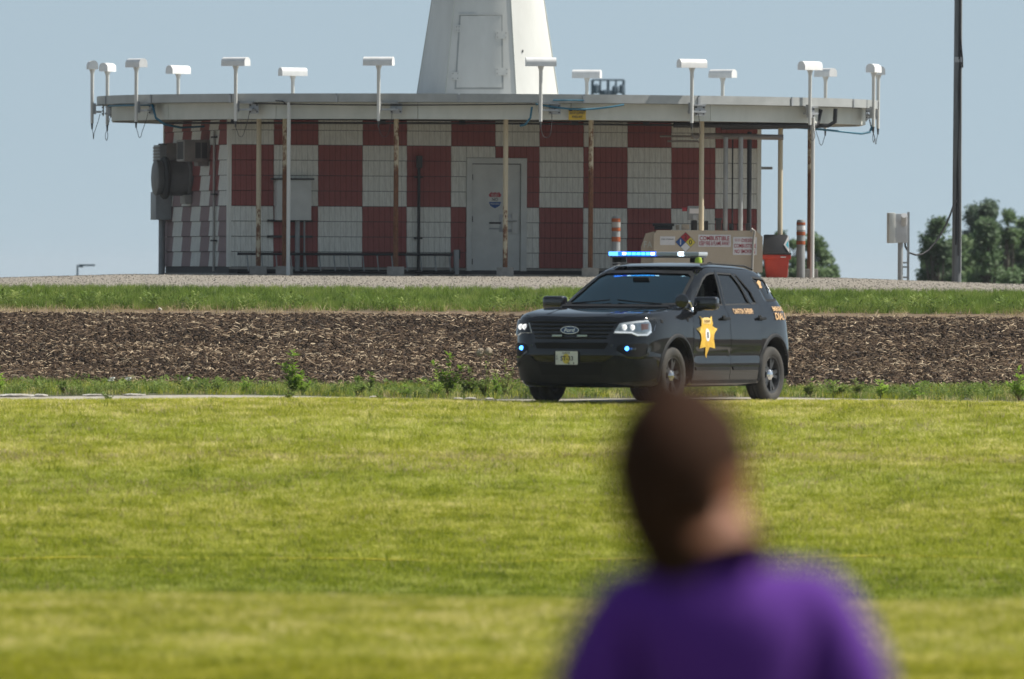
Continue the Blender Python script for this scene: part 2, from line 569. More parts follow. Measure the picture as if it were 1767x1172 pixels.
weedc = proto_col('small_weeds', [leafy('leafy_weed', 60 + s, .16, 40, .035, m_weed) for s in range(3)])
scatter('verge_grass', 178.6, 186.6, 9, 42, vergec, 'rough grass on the verge between the track and the tilled field', 'grass', 6, .35, .85, patch=(.9, .3, .6, .35))
scatter('verge_weeds', 178.8, 183.5, 9, 16, weedc, 'low broad-leaved weeds along the edge of the track', 'weeds', 7, .5, 1.25, patch=(.7, .45, .62, .0))
scatter('track_edge_grass', 172.7, 173.6, 9, 30, vergec, 'ragged grass tufts leaning over the near edge of the track', 'grass', 8, .2, .6, patch=(1.2, .45, .65, .0))
# bank
bankc = proto_col('bank_tufts', [tuft('tuft', 22, .27, .18, .010, m_long, .7, 70 + s) for s in range(4)])
scatter('bank_grass', 238.6, 244.2, 11, 44, bankc, 'long green grass on the bank below the gravel pad', 'grass', 9, .35, .75)
scatter('bank_top_grass', 244.0, 246.2, 11, 44, bankc, 'shorter ragged grass along the top of the bank', 'grass', 19, .15, .42)
scatter('dry_bank_edge', 236.4, 239.8, 11, 12, strawc, 'dry straw coloured grass at the foot of the bank', 'dry grass', 10, .7, 1.5, patch=(.6, .4, .65, .1))
scatter('bank_foot_weeds', 238.3, 240.6, 11, 10, weedc, 'dark low weeds at the foot of the grass bank', 'weeds', 11, .8, 1.6, patch=(.5, .42, .6, .05))
# field: clods and maize stubble
def clod(name, seed, m):
    bm = bmesh.new(); bmesh.ops.create_icosphere(bm, subdivisions=1, radius=.05)
    r = random.Random(seed)
    for v_ in bm.verts: v_.co *= r.uniform(.6, 1.3); v_.co.z *= .7
    me = bpy.data.meshes.new(name); bm.to_mesh(me); bm.free(); me.materials.append(m); return me
m_clod = veg_mat('soil_clod', [(.018, .011, .006), (.044, .027, .016), (.088, .056, .034)], None, 0.0, .95)
m_chip = veg_mat('stubble', [(.05, .032, .02), (.13, .085, .05), (.30, .21, .13), (.60, .48, .33)], None, .15, .8, world_scale=.8)
def chip(name, seed, m):
    r = random.Random(seed); mb = MB(); n_ = r.choice([1, 1, 2])
    for _ in range(n_):
        l = r.uniform(.035, .11); w = r.uniform(.008, .02); a = r.random() * PI; e = r.uniform(-.35, .5)
        c = Vector((r.uniform(-.05, .05), r.uniform(-.05, .05), .03)); t = Vector((math.cos(a) * math.cos(e), math.sin(a) * math.cos(e), math.sin(e)))
        s = t.cross(Vector((0, 0, 1))).normalized() * w / 2; u = Vector((0, 0, w * .5))
        mid = c + t * l * .1 + Vector((0, 0, l * .04))
        mb.add([c - t * l / 2 - s, c - t * l / 2 + s, mid + s, mid - s, mid + u, c - t * l / 2 + u, c + t * l / 2 - s, c + t * l / 2 + s, c + t * l / 2 + u],
               [(0, 1, 2, 3), (0, 3, 4, 5), (1, 5, 4, 2), (3, 2, 7, 6), (3, 6, 8, 4), (2, 4, 8, 7)])
    me = bpy.data.meshes.new(name); me.from_pydata(mb.v, [], mb.f); me.materials.append(m); return me
clodc = proto_col('clods', [clod('clod', s, m_clod) for s in range(5)])
chipc = proto_col('stubble_chips', [chip('chip', 80 + s, m_chip) for s in range(10)])
scatter('soil_clods', 186.4, 236.2, 12, 100, clodc, 'dark clods of earth covering the tilled field', 'soil', 12, .35, 1.15, tilt=1.5)
scatter('stubble', 212, 236.2, 12, 24, chipc, 'sparser straw coloured stubble over the far part of the tilled field', 'stubble', 23, .35, 1.1, tilt=.3, patch=(.3, .3, .6, .3), lift=.02)
scatter('stubble', 186.4, 212, 12, 42, chipc, 'pale chopped stubble strewn thickly over the near part of the tilled field', 'stubble', 13, .35, 1.05, tilt=.5, patch=(.35, .3, .6, .45), lift=.02)
# gravel stones
m_stone = veg_mat('gravel_stone', [(.14, .12, .10), (.26, .235, .20), (.42, .39, .34)], None, 0, .9)
stonec = proto_col('stones', [clod('stone', 100 + s, m_stone) for s in range(4)])
scatter('gravel_stones', 246.5, 268, 11, 45, stonec, 'loose pale stones on the gravel pad', 'gravel', 14, .12, .38, tilt=1.5)

# ------------------------------------------------------------------ individual weeds
m_stem = mat('weed_stem', (.20, .10, .04), .7, c2=(.12, .15, .04), scale=20)
m_wl = veg_mat('weed_bright_leaf', [(.16, .26, .03), (.30, .46, .06), (.44, .56, .12)], None, .5, world_scale=4)
def weed(px, py, d, h, w, label, seed, m=None, nl=150, lw=.05, stems=5, group=None):
    x = X(px, d); z = Tf(x, d)
    root = empty('weed_plant', (x, d, z), 0, label, 'weed', group)
    r = random.Random(seed); st, lf = MB(), MB()
    for k in range(stems):
        a = r.random() * 2 * PI; hh = h * (1 if k == 0 else r.uniform(.35, .8)); q = w * (.12 if k == 0 else r.uniform(.3, 1))
        pts = [Vector((0, 0, 0)), Vector((q * .35 * math.cos(a), q * .35 * math.sin(a), hh * .45)), Vector((q * math.cos(a), q * math.sin(a), hh))]
        st.tube(pts, [.008, .006, .003], 5)
        for j in range(int(nl * 1.25) // stems):
            t = r.uniform(.25, 1.0); p = pts[0].lerp(pts[1], t * 2) if t < .5 else pts[1].lerp(pts[2], t * 2 - 1)
            b_ = r.random() * 2 * PI; dr = Vector((math.cos(b_), math.sin(b_), r.uniform(.1, 1.0))).normalized()
            s = dr.cross(Vector((0, 0, 1))).normalized() * lw * r.uniform(.2, .42); l = lw * r.uniform(1.0, 2.0)
            lf.add([p, p + dr * l * .5 + s, p + dr * l + Vector((0, 0, -l * .15)), p + dr * l * .5 - s], [(0, 1, 2, 3)])
    st.build('stem', m_stem, root)
    me = bpy.data.meshes.new('foliage'); me.from_pydata(lf.v, [], lf.f); link('foliage', me, m or m_wl, root)
    return root
weed(505, 685, 179.3, .56, .16, 'tall bright green weed with reddish stems at the left of the tilled field', 1, nl=190, lw=.07)
weed(617, 680, 179.6, .24, .14, 'short dark weed with two shoots right of the tall bright weed', 2, m_weed, 120)
weed(640, 680, 179.9, .30, .08, 'thin upright dark weed between two taller weeds', 3, m_weed, 80, stems=3)
weed(775, 685, 179.6, .57, .22, 'tall leafy weed with reddish stem in front of the field', 4, nl=210, lw=.06)
weed(812, 685, 179.9, .40, .18, 'loose bushy weed beside the pale seed heads', 5, m_weed, 130)
weed(872, 685, 180.2, .46, .20, 'thin feathery weed just left of the police SUV', 6, m_weed, 150, .035, 7)
weed(1758, 665, 179.5, .42, .16, 'bright green weed at the right edge of the field', 7, nl=170, lw=.06)
weed(1400, 665, 179.5, .22, .14, 'small leafy weed just right of the rear wheel', 8, m_weed, 100)
weed(1478, 665, 180.5, .25, .2, 'spreading low weed in front of the dark patch of soil', 9, m_weed, 120)
weed(1520, 665, 180.0, .23, .14, 'dense low weed on the verge right of the SUV', 10, nl=110)
weed(-2, 690, 179.3, .32, .15, 'green weed cut off by the left edge of the picture', 11, nl=110)
weed(500, 702, 174.2, .13, .14, 'small dark weed growing on the near edge of the track', 12, m_weed, 60, .04, 3)
weed(657, 704, 174.3, .12, .09, 'tiny dark weed alone on the track', 13, m_weed, 45, .04, 3)
weed(185, 705, 174.0, .13, .11, 'small weed at the left part of the track edge', 14, m_weed, 50, .04, 3)
weed(752, 685, 179.8, .34, .20, 'leafy green weed forming the left end of the weedy clump beside the SUV', 31, nl=120, lw=.055)
weed(838, 685, 180.0, .44, .17, 'wispy green weed standing under the two pale seed heads', 32, m_weed, 130, .04, 6)
weed(858, 685, 179.7, .30, .16, 'short grassy weed between the seed heads and the feathery weed', 33, nl=90)
weed(522, 685, 179.7, .30, .12, 'low leafy side shoot right of the tall bright weed', 34, nl=90)
weed(1440, 665, 179.8, .20, .20, 'low dark weed between the rear wheel and the spreading weed', 35, m_weed, 110)
weed(1580, 668, 180.0, .18, .18, 'low green weed on the verge below the junction box', 36, nl=80)
weed(372, 690, 179.4, .20, .16, 'low dense weed on the verge below the left rusty posts', 37, m_weed, 110)
weed(430, 690, 179.6, .16, .14, 'small round weed left of the tall bright weed', 38, nl=80)
weed(110, 690, 179.4, .16, .14, 'small reddish green weed on the verge near the left edge', 39, m_weed, 80)
weed(700, 688, 179.5, .14, .14, 'short green weed in the bare stretch of verge before the big clump', 40, nl=70)
# two dry round seed heads
m_seed = mat('seed_fluff', (.50, .42, .32), .9, c2=(.35, .28, .2), scale=60, bump_s=.8, bump_scale=90)
for px, hz, lab in ((829, .52, 'dry round fluffy seed head on a thin stalk, the left one of a pair'), (843, .53, 'dry round fluffy seed head on a thin stalk, the right one of a pair')):
    d = 180.4; x = X(px, d); z = Tf(x, d)
    root = empty('seed_head', (x, d, z), 0, lab, 'seed head', 'fluffy seed heads')
    st = MB(); st.tube([(0, 0, 0), (.01, 0, hz * .5), (0, 0, hz)], .004, 5); st.build('stalk', m_stem, root)
    bm = bmesh.new(); bmesh.ops.create_icosphere(bm, subdivisions=3, radius=.05)
    for v_ in bm.verts: v_.co *= 1 + .18 * rnd.uniform(-1, 1)
    me = bpy.data.meshes.new('fluff'); bm.to_mesh(me); bm.free(); o = link('fluff', me, m_seed, root); o.location = (0, 0, hz + .04)
# pale litter and broken concrete along the track edge
m_pale = mat('pale_rubble', (.60, .58, .54), .8, c2=(.36, .33, .28), scale=9)
def chunk(px, py, d, w, h, label, cat, seed, group=None, lift=0):
    bm = bmesh.new(); bmesh.ops.create_icosphere(bm, subdivisions=2, radius=.5); r = random.Random(seed)
    for v_ in bm.verts:
        v_.co *= r.uniform(.8, 1.1); v_.co.x *= w; v_.co.y *= max(.12, w * .4); v_.co.z *= h
        v_.co.z += h * .35
    me = bpy.data.meshes.new('rubble'); bm.to_mesh(me); bm.free()
    o = link('concrete_rubble', me, m_pale); x = X(px, d); o.location = (x, d, Tf(x, d) + lift)
    return tag(o, label, cat, group)
for k, (px, w, h, lab) in enumerate(((28, .52, .05, 'long white piece of broken edging at the far left of the track'), (70, .2, .045, 'short white rubble piece next to the long one at the far left'),
        (166, .38, .035, 'flat white piece of edging left of the middle of the left track'), (232, .30, .035, 'flat white edging piece beneath the white flowers'),
        (645, .12, .03, 'small white lump by the short dark weeds'), (790, .13, .03, 'white lump left of the SUV wheel shadow, first of a row'), (812, .17, .035, 'longest white lump in the row left of the SUV'),
        (845, .12, .035, 'white lump in the row nearest the SUV'))):
    chunk(px, 695, 178.2 if px > 300 else 177.6, w, h, lab, 'rubble', k, 'pale rubble along the track edge')
chunk(275, 528, 238.2, .09, .07, 'single pale stone lying at the foot of the grass bank', 'stone', 20)
# white clover flowers
m_fl = mat('white_petal', (.8, .8, .76), .7)
for px, h, lab in ((192, .17, 'tall white flower above the verge at the left'), (222, .17, 'white flower head in the middle of the verge flowers'), (326, .17, 'lone white flower further right on the left verge')):
    d = 179.6; x = X(px, d); root = empty('white_flower', (x, d, Tf(x, d)), 0, lab, 'flower', 'white flowers on the verge')
    q = MB(); q.tube([(0, 0, 0), (0, 0, h)], .004, 4); q.build('stalk', m_stem, root)
    q = MB()
    for k in range(5): q.box((rnd.uniform(-.03, .03), rnd.uniform(-.03, .03), h + rnd.uniform(-.015, .02)), (.028, .028, .016), rz=k)
    q.build('blossom', m_fl, root)
# yellow rope across the lawn
m_rope = mat('yellow_rope', (.50, .43, .02), .8)
q = MB(); pts = []
for k in range(40):
    px = -260 + k * 58; d = 137.3 + .0012 * (px - 880)
    x = X(px, d); pts.append((x, d, Tf(x, d) + .050 + .008 * math.sin(px * .013)))
q.tube(pts, .011, 6); tag(q.build('yellow_rope', m_rope, smooth=60), 'thin yellow rope stretched low across the lawn behind the person', 'rope')

# ------------------------------------------------------------------ trees
m_leafA = veg_mat('tree_leaf_green', [(.06, .11, .045), (.11, .18, .07), (.17, .25, .10)], None, .3, world_scale=.5, stretch=(1, 1, 1))
m_leafB = veg_mat('tree_leaf_dark', [(.028, .060, .040), (.050, .090, .055), (.08, .13, .07)], None, .2, world_scale=.5, stretch=(1, 1, 1))
m_bark = mat('bark', (.10, .08, .06), .9, c2=(.05, .04, .03), scale=6)
def tree(px, d, top, hw, label, seed, m, nclump=42, leaf=.16, cat='tree', base_z=None, lobes=None, dens=190):
    x = X(px, d); z0 = Tf(x, d) if base_z is None else base_z
    zt = Zp(px, top, d); H = zt - z0; W = hw / F * d
    root = empty('tree', (x, d, z0), 0, label, cat, None)
    r = random.Random(seed); tb, lf = MB(), MB()
    tb.tube([(0, 0, -.3), (.05, 0, H * .3), (-.1, .05, H * .6), (0, 0, H * .9)], [.22, .17, .10, .03], 8)
    for k in range(nclump):
        if lobes:
            lx, lz, lr, lrz = r.choice(lobes); th = r.random() * 2 * PI; q = r.random() ** .5
            c = Vector((lx * W + lr * W * q * math.cos(th), r.uniform(-.7, .7) * W * .8, H * lz + H * lrz * q * math.sin(th)))
        else:
            zz = r.uniform(.12, .97); prof = math.sin(min(1, (1 - zz) * 1.7 + .12) * PI / 2); th = r.random() * 2 * PI; q = r.random() ** .45
            c = Vector((W * prof * q * math.cos(th), W * prof * q * math.sin(th), H * zz))
        if k % 2 == 0:
            zb = H * r.uniform(.1, .5); tb.tube([Vector((0, 0, zb)), Vector((c.x * .5, c.y * .5, (zb + c.z) / 2 + .1)), c], [.07, .045, .015], 5)
        cr = r.uniform(.22, .50) * W * .8 + .10
        for j in range(dens):
            v_ = Vector((r.gauss(0, 1), r.gauss(0, 1), r.gauss(0, 1))).normalized() * cr * r.uniform(.25, 1.0) ** .7 * (1 + .35 * math.sin(3 * j)); v_.z *= .8
            p = c + v_; a = Vector((r.gauss(0, 1), r.gauss(0, 1), r.gauss(0, .7))).normalized(); b_ = a.orthogonal().normalized()
            s = leaf * r.uniform(.6, 1.3)
            lf.add([p - a * s, p - b_ * s * .5, p + a * s, p + b_ * s * .5], [(0, 1, 2, 3)])
    tb.build('trunk', m_bark, root, 60)
    me = bpy.data.meshes.new('crown'); me.from_pydata(lf.v, [], lf.f); link('crown', me, m, root)
    return root
TD = 430
tree(1690, TD + 14, 336, 26, 'dark conifer whose tufted top rises above all the other trees', 1, m_leafB, 46, .065,
     lobes=[(0, .90, .85, .055), (-.35, .82, .6, .05), (1.0, .80, .28, .035), (.1, .70, .9, .07), (0, .5, 1.1, .1), (.55, .93, .35, .03)])
tree(1616, TD, 374, 33, 'rounded green tree left of the utility pole with gaps in its crown', 2, m_leafA, 62, .07)
tree(1648, TD + 6, 388, 22, 'small green tree directly behind the utility pole', 3, m_leafA, 34, .07)
tree(1700, TD - 5, 378, 33, 'broad light green tree in front of the dark conifer', 4, m_leafA, 60, .07)
tree(1738, TD, 360, 28, 'tall green tree between the dark conifer and the right edge', 5, m_leafA, 52, .07)
tree(1762, TD + 3, 372, 26, 'loose green tree cut off by the right edge of the picture', 6, m_leafA, 46, .07)
tree(1720, TD + 10, 405, 50, 'wide dark green tree filling the gap low behind the others', 11, m_leafB, 70, .075)
tree(1404, TD, 405, 32, 'round green tree behind the orange banded post right of the building', 7, m_leafA, 60, .07)
tree(1432, TD + 5, 432, 20, 'small green tree at the right foot of the round one', 8, m_leafA, 34, .07)
tree(1322, TD + 4, 398, 10, 'tree top peeping above the tan fuel tank', 9, m_leafA, 26, .06)
tree(1346, TD + 2, 396, 13, 'tree top peeping above the black bin lid', 10, m_leafA, 30, .06)
tree(1374, TD + 6, 402, 16, 'green tree seen between the bin and the banded post', 12, m_leafA, 36, .07)

tree(1668, TD + 8, 402, 24, 'mid green tree just right of the utility pole', 13, m_leafA, 44, .07)
tree(1600, TD + 4, 432, 18, 'low bushy tree at the left end of the row of trees', 14, m_leafA, 36, .07)
tree(1696, TD + 12, 392, 34, 'dark green tree filling the middle of the row behind the conifer', 16, m_leafB, 60, .075)
tree(1640, TD + 10, 412, 34, 'broad low tree behind the foot of the utility pole', 17, m_leafA, 60, .07)
tree(1752, TD + 9, 395, 34, 'broad dark tree low behind the right end of the row', 15, m_leafB, 56, .07)
# ------------------------------------------------------------------ haze
HZ = 0.00007
q = MB(); q.box((0, 3245, 1.0), (6100, 6610, 20.5))
hz = q.build('haze', None); hz['kind'] = 'stuff'; hz['label'] = 'thin pale summer haze lying over the whole airfield'; hz['category'] = 'haze'
mh = bpy.data.materials.new('haze'); mh.use_nodes = True
nn_ = mh.node_tree; nn_.nodes.clear()
oo = nn_.nodes.new('ShaderNodeOutputMaterial'); pv = nn_.nodes.new('ShaderNodeVolumePrincipled')
pv.inputs['Color'].default_value = (.88, .93, 1.0, 1); pv.inputs['Density'].default_value = HZ; pv.inputs['Anisotropy'].default_value = .2
nn_.links.new(pv.outputs[0], oo.inputs['Volume'])
hz.data.materials.append(mh)

# ================================================================== ring building
D0 = 264.0
CX = X(839, D0)
S0 = F / D0
def rel(px, d=D0): return X(px, d)
H_TOP, H_BOT, H_FL = EZ + 3.43, EZ + 2.97, EZ + 3.27
m_white = mat('white_paint', (.66, .66, .63), .55, c2=(.56, .56, .53), scale=1.2, stretch=(1, 1, .3), rvar=.2)
m_fascia = mat('fascia_paint', (.62, .63, .58), .6, c2=(.50, .52, .47), scale=1.5, stretch=(1, 1, .4))
m_flash = mat('flashing_metal', (.42, .43, .42), .5, .2, c2=(.33, .34, .33), scale=2)
m_under = mat('soffit', (.34, .32, .27), .9)
m_red = mat('red_board', (.31, .088, .078), .8, c2=(.23, .07, .064), scale=3, stretch=(14, 14, .6))
m_redf = mat('faded_red_board', (.33, .235, .23), .85, c2=(.27, .20, .20), scale=3, stretch=(14, 14, .6))
m_wht = mat('white_board', (.78, .78, .72), .8, c2=(.60, .59, .53), scale=3, stretch=(14, 14, .6))
m_dk = mat('dark_skirting', (.06, .06, .06), .8)
m_conc = mat('concrete', (.33, .31, .28), .9, c2=(.22, .21, .19), scale=5, bump_s=.4)
m_door = mat('grey_door_paint', (.60, .61, .58), .6)
m_black = mat('black_pipe', (.018, .019, .022), .6)
m_grey = mat('grey_conduit', (.33, .34, .345), .55, c2=(.25, .26, .26))
m_galv = mat('galvanised', (.42, .43, .44), .45, .5, c2=(.32, .33, .34), scale=10)
m_bcab = mat('blue_cable', (.02, .14, .22), .5)
# rusting post paint
def rust_mat(name, base, amount):
    m, n, b = new_mat(name)
    co = coords(n)
    sx = n.nodes.new('ShaderNodeSeparateXYZ'); n.links.new(co, sx.inputs[0])
    mr = n.nodes.new('ShaderNodeMapRange'); mr.inputs[1].default_value = 0; mr.inputs[2].default_value = 2.8
    mr.inputs[3].default_value = amount; mr.inputs[4].default_value = amount - .42
    n.links.new(sx.outputs[2], mr.inputs[0])
    f = noise_node(n, co, 3.5, 6, .75, (2, 2, 1))
    ad = n.nodes.new('ShaderNodeMath'); ad.operation = 'ADD'; n.links.new(f, ad.inputs[0]); n.links.new(mr.outputs[0], ad.inputs[1])
    rc = ramp(n, noise_node(n, co, 18, 4), [(.3, (.10, .035, .015)), (.7, (.20, .085, .035))])
    n.links.new(mixc(n, ramp(n, ad.outputs[0], [(.86, (0, 0, 0)), (.93, (1, 1, 1))]), base, rc), b.inputs['Base Color'])
    b.inputs['Roughness'].default_value = .75
    return m
m_post = [rust_mat('rusty_cream_paint', (.52, .45, .32), a) for a in (.30, .48, .72)]

bld = empty('checkered_building', (CX, D0, 0), 0, 'red and white checkered building under a wide flat circular roof', 'building')
wb = MB()
n16 = 16
a_off = R(12.4)
RV = 7.10
def ringp(r, a, z): return Vector((r * math.sin(a), -r * math.cos(a), z))
for k in range(n16):
    a0, a1 = a_off + 2 * PI * k / n16, a_off + 2 * PI * (k + 1) / n16
    q = MB(); g = .006
    p0, p1 = ringp(RV, a0, 0), ringp(RV, a1, 0); t = (p1 - p0).normalized() * g; inw = -((p0 + p1) / 2).normalized() * .05
    lo, hi = Vector((0, 0, H_BOT)), Vector((0, 0, H_FL))
    P0, P1 = p0 + t, p1 - t
    q.add([P0 + lo, P1 + lo, P1 + hi, P0 + hi, P0 + inw + lo, P1 + inw + lo, P1 + inw + hi, P0 + inw + hi],
          [(0, 1, 2, 3), (5, 4, 7, 6), (4, 5, 1, 0), (3, 2, 6, 7), (4, 0, 3, 7), (1, 5, 6, 2)])
    q.build('fascia_panel', m_fascia, bld)
# dark joint backing and roof disc and soffit
q = MB(); q.lathe([(.01, H_BOT + .03), (RV - .14, H_BOT + .03), (RV - .14, H_FL + .02), (.01, H_FL + .02)], None, 64); q.build('roof_deck', m_under, bld, 40)
q = MB(); q.lathe([(.01, H_FL + .03), (7.2, H_FL + .03), (7.2, H_TOP - .03), (.01, H_TOP - .02)], None, 96); q.build('roof_top', m_flash, bld, 40)
nseg = 20
for k in range(nseg):
    a0, a1 = R(-4) + 2 * PI * k / nseg + .003, R(-4) + 2 * PI * (k + 1) / nseg - .003
    q = MB(); q.lathe([(7.21, H_FL + .005), (7.25, H_FL + .005), (7.25, H_TOP), (7.10, H_TOP), (7.10, H_TOP - .02), (7.21, H_TOP - .02), (7.21, H_FL + .005)], None, 8, a0 - PI / 2, a1 - PI / 2)
    q.build('roof_flashing', m_flash, bld, 30)
    q = MB(); p = ringp(7.262, a1 + .003, H_FL + .07); q.box(p, (.05, .02, .14), rz=a1); q.build('flashing_joint', m_galv, bld)
# ---- walls: 10.0 x 5.8 m rectangle turned 13 degrees
RZ = R(13)
U = Vector((math.cos(RZ), math.sin(RZ), 0)); Nn = Vector((math.sin(RZ), -math.cos(RZ), 0))
FL = Vector((-4.71, -3.95, 0))             # front left corner relative to the centre
ZB = EZ + .10                               # ground level at the building
Z0 = EZ + .285; ZR1 = EZ + 1.40; ZR2 = EZ + 2.52; ZT = EZ + 2.98
WL, DL = 9.98, 5.80
core = MB()
mid = FL + U * WL / 2 - Nn * DL / 2
core.box(mid + Vector((0, 0, (Z0 + ZT) / 2)), (WL - .06, DL - .06, ZT - Z0), rz=RZ); core.cur = 0
wallo = core.build('wall', m_dk, bld)
q = MB(); q.box(mid + Vector((0, 0, (ZB - .6 + Z0) / 2 + .02)), (WL - .02, DL - .02, Z0 - ZB + .56), rz=RZ); q.build('skirting', m_dk, bld)
q = MB(); q.box(mid + Vector((0, 0, ZB - .02)), (WL + .1, DL + .1, .18), rz=RZ); q.build('foundation', m_conc, bld)
def board(origin, ud, nd, u0, u1, z0, z1, m):
    mb = MB(); j = .004
    a, b_ = origin + ud * (u0 + j), origin + ud * (u1 - j)
    zz0, zz1 = Vector((0, 0, z0 + .008)), Vector((0, 0, z1 - .002))
    o0, o1 = nd * .034, nd * .006
    mb.add([a + zz0 + o0, b_ + zz0 + o0, b_ + zz1 + o1, a + zz1 + o1, a + zz0 - nd * .02, b_ + zz0 - nd * .02, b_ + zz1 - nd * .02, a + zz1 - nd * .02],
           [(0, 1, 2, 3), (4, 5, 1, 0), (3, 2, 6, 7), (4, 0, 3, 7), (1, 5, 6, 2)])
    # striated shake face: shallow grooves
    ng = max(1, int((u1 - u0) / .10))
    for g_ in range(1, ng):
        uu = (u1 - u0) * g_ / ng; p = a + ud * uu
        mb.add([p + zz0 + o0 + nd * .001 - ud * .004, p + zz0 + o0 + nd * .001 + ud * .004, p + zz1 + o1 + nd * .001 + ud * .004, p + zz1 + o1 + nd * .001 - ud * .004], [(0, 1, 2, 3)])
        mb.mi[-1] = 1
    o = mb.build('board', [m, MG[m.name]], wallo)
    return o
MG = {'red_board': mat('red_groove', (.15, .035, .03), .9), 'white_board': mat('white_groove', (.48, .48, .44), .9), 'faded_red_board': mat('faded_groove', (.18, .12, .12), .9)}
rowz = [Z0 + (ZR1 - Z0) * i / 4 for i in range(5)] + [ZR1 + (ZR2 - ZR1) * i / 4 for i in range(1, 5)] + [ZR2 + .27, ZT]
band_of = [0] * 4 + [1] * 4 + [2] * 2
cw = WL / 12
DOOR = (5.42, 6.54)       # opening measured along the front wall
door_u = [(801 - 400) / 75 * cw, (903 - 400) / 75 * cw]
dz1 = EZ + (488 - 272) / 93.6
def front_boards():
    for r_ in range(10):
        for c in range(12):
            u0, u1 = c * cw, (c + 1) * cw
            col = (c + band_of[r_]) % 2
            # photo: lower band starts white at the left, middle red, upper white
            m = m_wht if (col == 0) else m_red
            z0, z1 = rowz[r_], rowz[r_ + 1]
            spans = [(u0, u1)]
            if z0 < dz1 - .02:
                ns = []
                for a, b_ in spans:
                    if b_ <= door_u[0] or a >= door_u[1]: ns.append((a, b_)); continue
                    if a < door_u[0]: ns.append((a, door_u[0]))
                    if b_ > door_u[1]: ns.append((door_u[1], b_))
                spans = ns
                if z1 > dz1 and u1 > door_u[0] and u0 < door_u[1]:
                    board(FL, U, Nn, max(u0, door_u[0]), min(u1, door_u[1]), dz1, z1, m)
            for a, b_ in spans:
                if b_ - a > .03: board(FL, U, Nn, a, b_, z0, z1, m)
front_boards()
# left side wall, seven checks deep, origin at the back corner
BL = FL - Nn * DL
cs = DL / 7
for r_ in range(10):
    for c in range(7):
        col = (c + band_of[r_]) % 2
        red = col == 0
        m = (m_redf if r_ < 4 or (r_ == 4) else m_red) if red else m_wht
        board(BL, Nn, -U, c * cs, (c + 1) * cs, rowz[r_], rowz[r_ + 1], m)
# far walls: plain boards joined in one part
q = MB()
BR = FL + U * WL - Nn * DL
for (o_, ud, nd, ln, k_) in ((FL + U * WL, -Nn, U, DL, 7), (BR, -U, -Nn, WL, 12)):
    for r_ in range(10):
        for c in range(k_):
            a, b_ = o_ + ud * (c * ln / k_ + .004), o_ + ud * ((c + 1) * ln / k_ - .004)
            z0_, z1_ = Vector((0, 0, rowz[r_] + .006)), Vector((0, 0, rowz[r_ + 1]))
            q.cur = (c + band_of[r_]) % 2
            q.add([a + z0_ + nd * .028, b_ + z0_ + nd * .028, b_ + z1_ + nd * .01, a + z1_ + nd * .01], [(0, 1, 2, 3)])
o = q.build('rear_boards', [m_wht, m_red], wallo); o['kind'] = 'stuff'
for c in (FL, FL + U * WL, BL, BR):
    q = MB(); q.box(c + Vector((0, 0, (Z0 + ZT) / 2)), (.075, .075, ZT - Z0), rz=RZ); q.build('corner_trim', m_wht, bld)
q = MB(); q.box(FL + U * (door_u[0] / 2) + Nn * .03 + Vector((0, 0, Z0 - .02)), (door_u[0], .07, .04), rz=RZ); q.build('sill_board', m_conc, bld)
q = MB(); q.box(FL + U * ((door_u[1] + WL) / 2) + Nn * .03 + Vector((0, 0, Z0 - .02)), (WL - door_u[1], .07, .04), rz=RZ); q.build('sill_board', m_conc, bld)
# ---- door
def fw(px, z, out=0.0):      # point on the front wall plane at photo column px
    u = (px - 400) / 75 * cw
    return FL + U * u + Nn * out + Vector((0, 0, z))
def zz(py): return EZ + (488 - py) / 93.6 if py < 600 else 0
MW = Matrix(((U.x, 0, Nn.x, 0), (U.y, 0, Nn.y, 0), (0, 1, 0, 0), (0, 0, 0, 1)))   # local XY = wall plane, Z = out
def on_wall(px, py, out=0.0): return Matrix.Translation(fw(px, zz(py), out)) @ MW
def wbox(name, x0, y0, x1, y1, o0, o1, m, parent, bevel=0.0):
    cxp, cyp = (x0 + x1) / 2, (y0 + y1) / 2
    w, h = (x1 - x0) / 75 * cw, (y1 - y0) / 93.6
    q = MB(); q.prism([(-w / 2, -h / 2), (w / 2, -h / 2), (w / 2, h / 2), (-w / 2, h / 2)], on_wall(cxp, cyp, o0), o1 - o0)
    return q.build(name, m, parent, bevel=bevel)
wbox('door_frame', 801, 272, 903, 281.5, -.02, .06, m_door, bld)
wbox('door_frame', 801, 281.5, 810, 466, -.02, .06, m_door, bld)
wbox('door_frame', 893, 281.5, 903, 466, -.02, .06, m_door, bld)
door = wbox('door', 811, 283, 892, 465, -.04, .02, m_door, bld)
wbox('door_gap', 810, 282, 893, 466, -.08, -.041, m_dk, door)
for py in (300, 372, 445): wbox('hinge', 809, py, 812, py + 10, .02, .035, m_dk, door)
wbox('lock_plate', 857, 369, 884, 399, .021, .030, m_galv, door, .004)
wbox('lock_plate', 862, 374, 878, 394, .031, .04, m_door, door, .004)
wbox('handle_plate', 878, 366, 888, 402, .041, .055, m_white, door, .006)
q = MB(); q.tube([fw(876, zz(380), .045), fw(876, zz(380), .09), fw(868, zz(380), .10), fw(885, zz(380), .10)], .012, 8); q.build('handle', m_galv, door, 60)
wbox('hasp', 840, 382, 860, 385, .021, .04, m_dk, door)
q = MB(); q.prism(ellipse(0, 0, .09, .025, 16), on_wall(850, 387.5, .022), .02); q.build('hasp', m_white, door, 60)
wbox('hasp', 840, 392, 860, 394.5, .021, .04, m_grey, door)
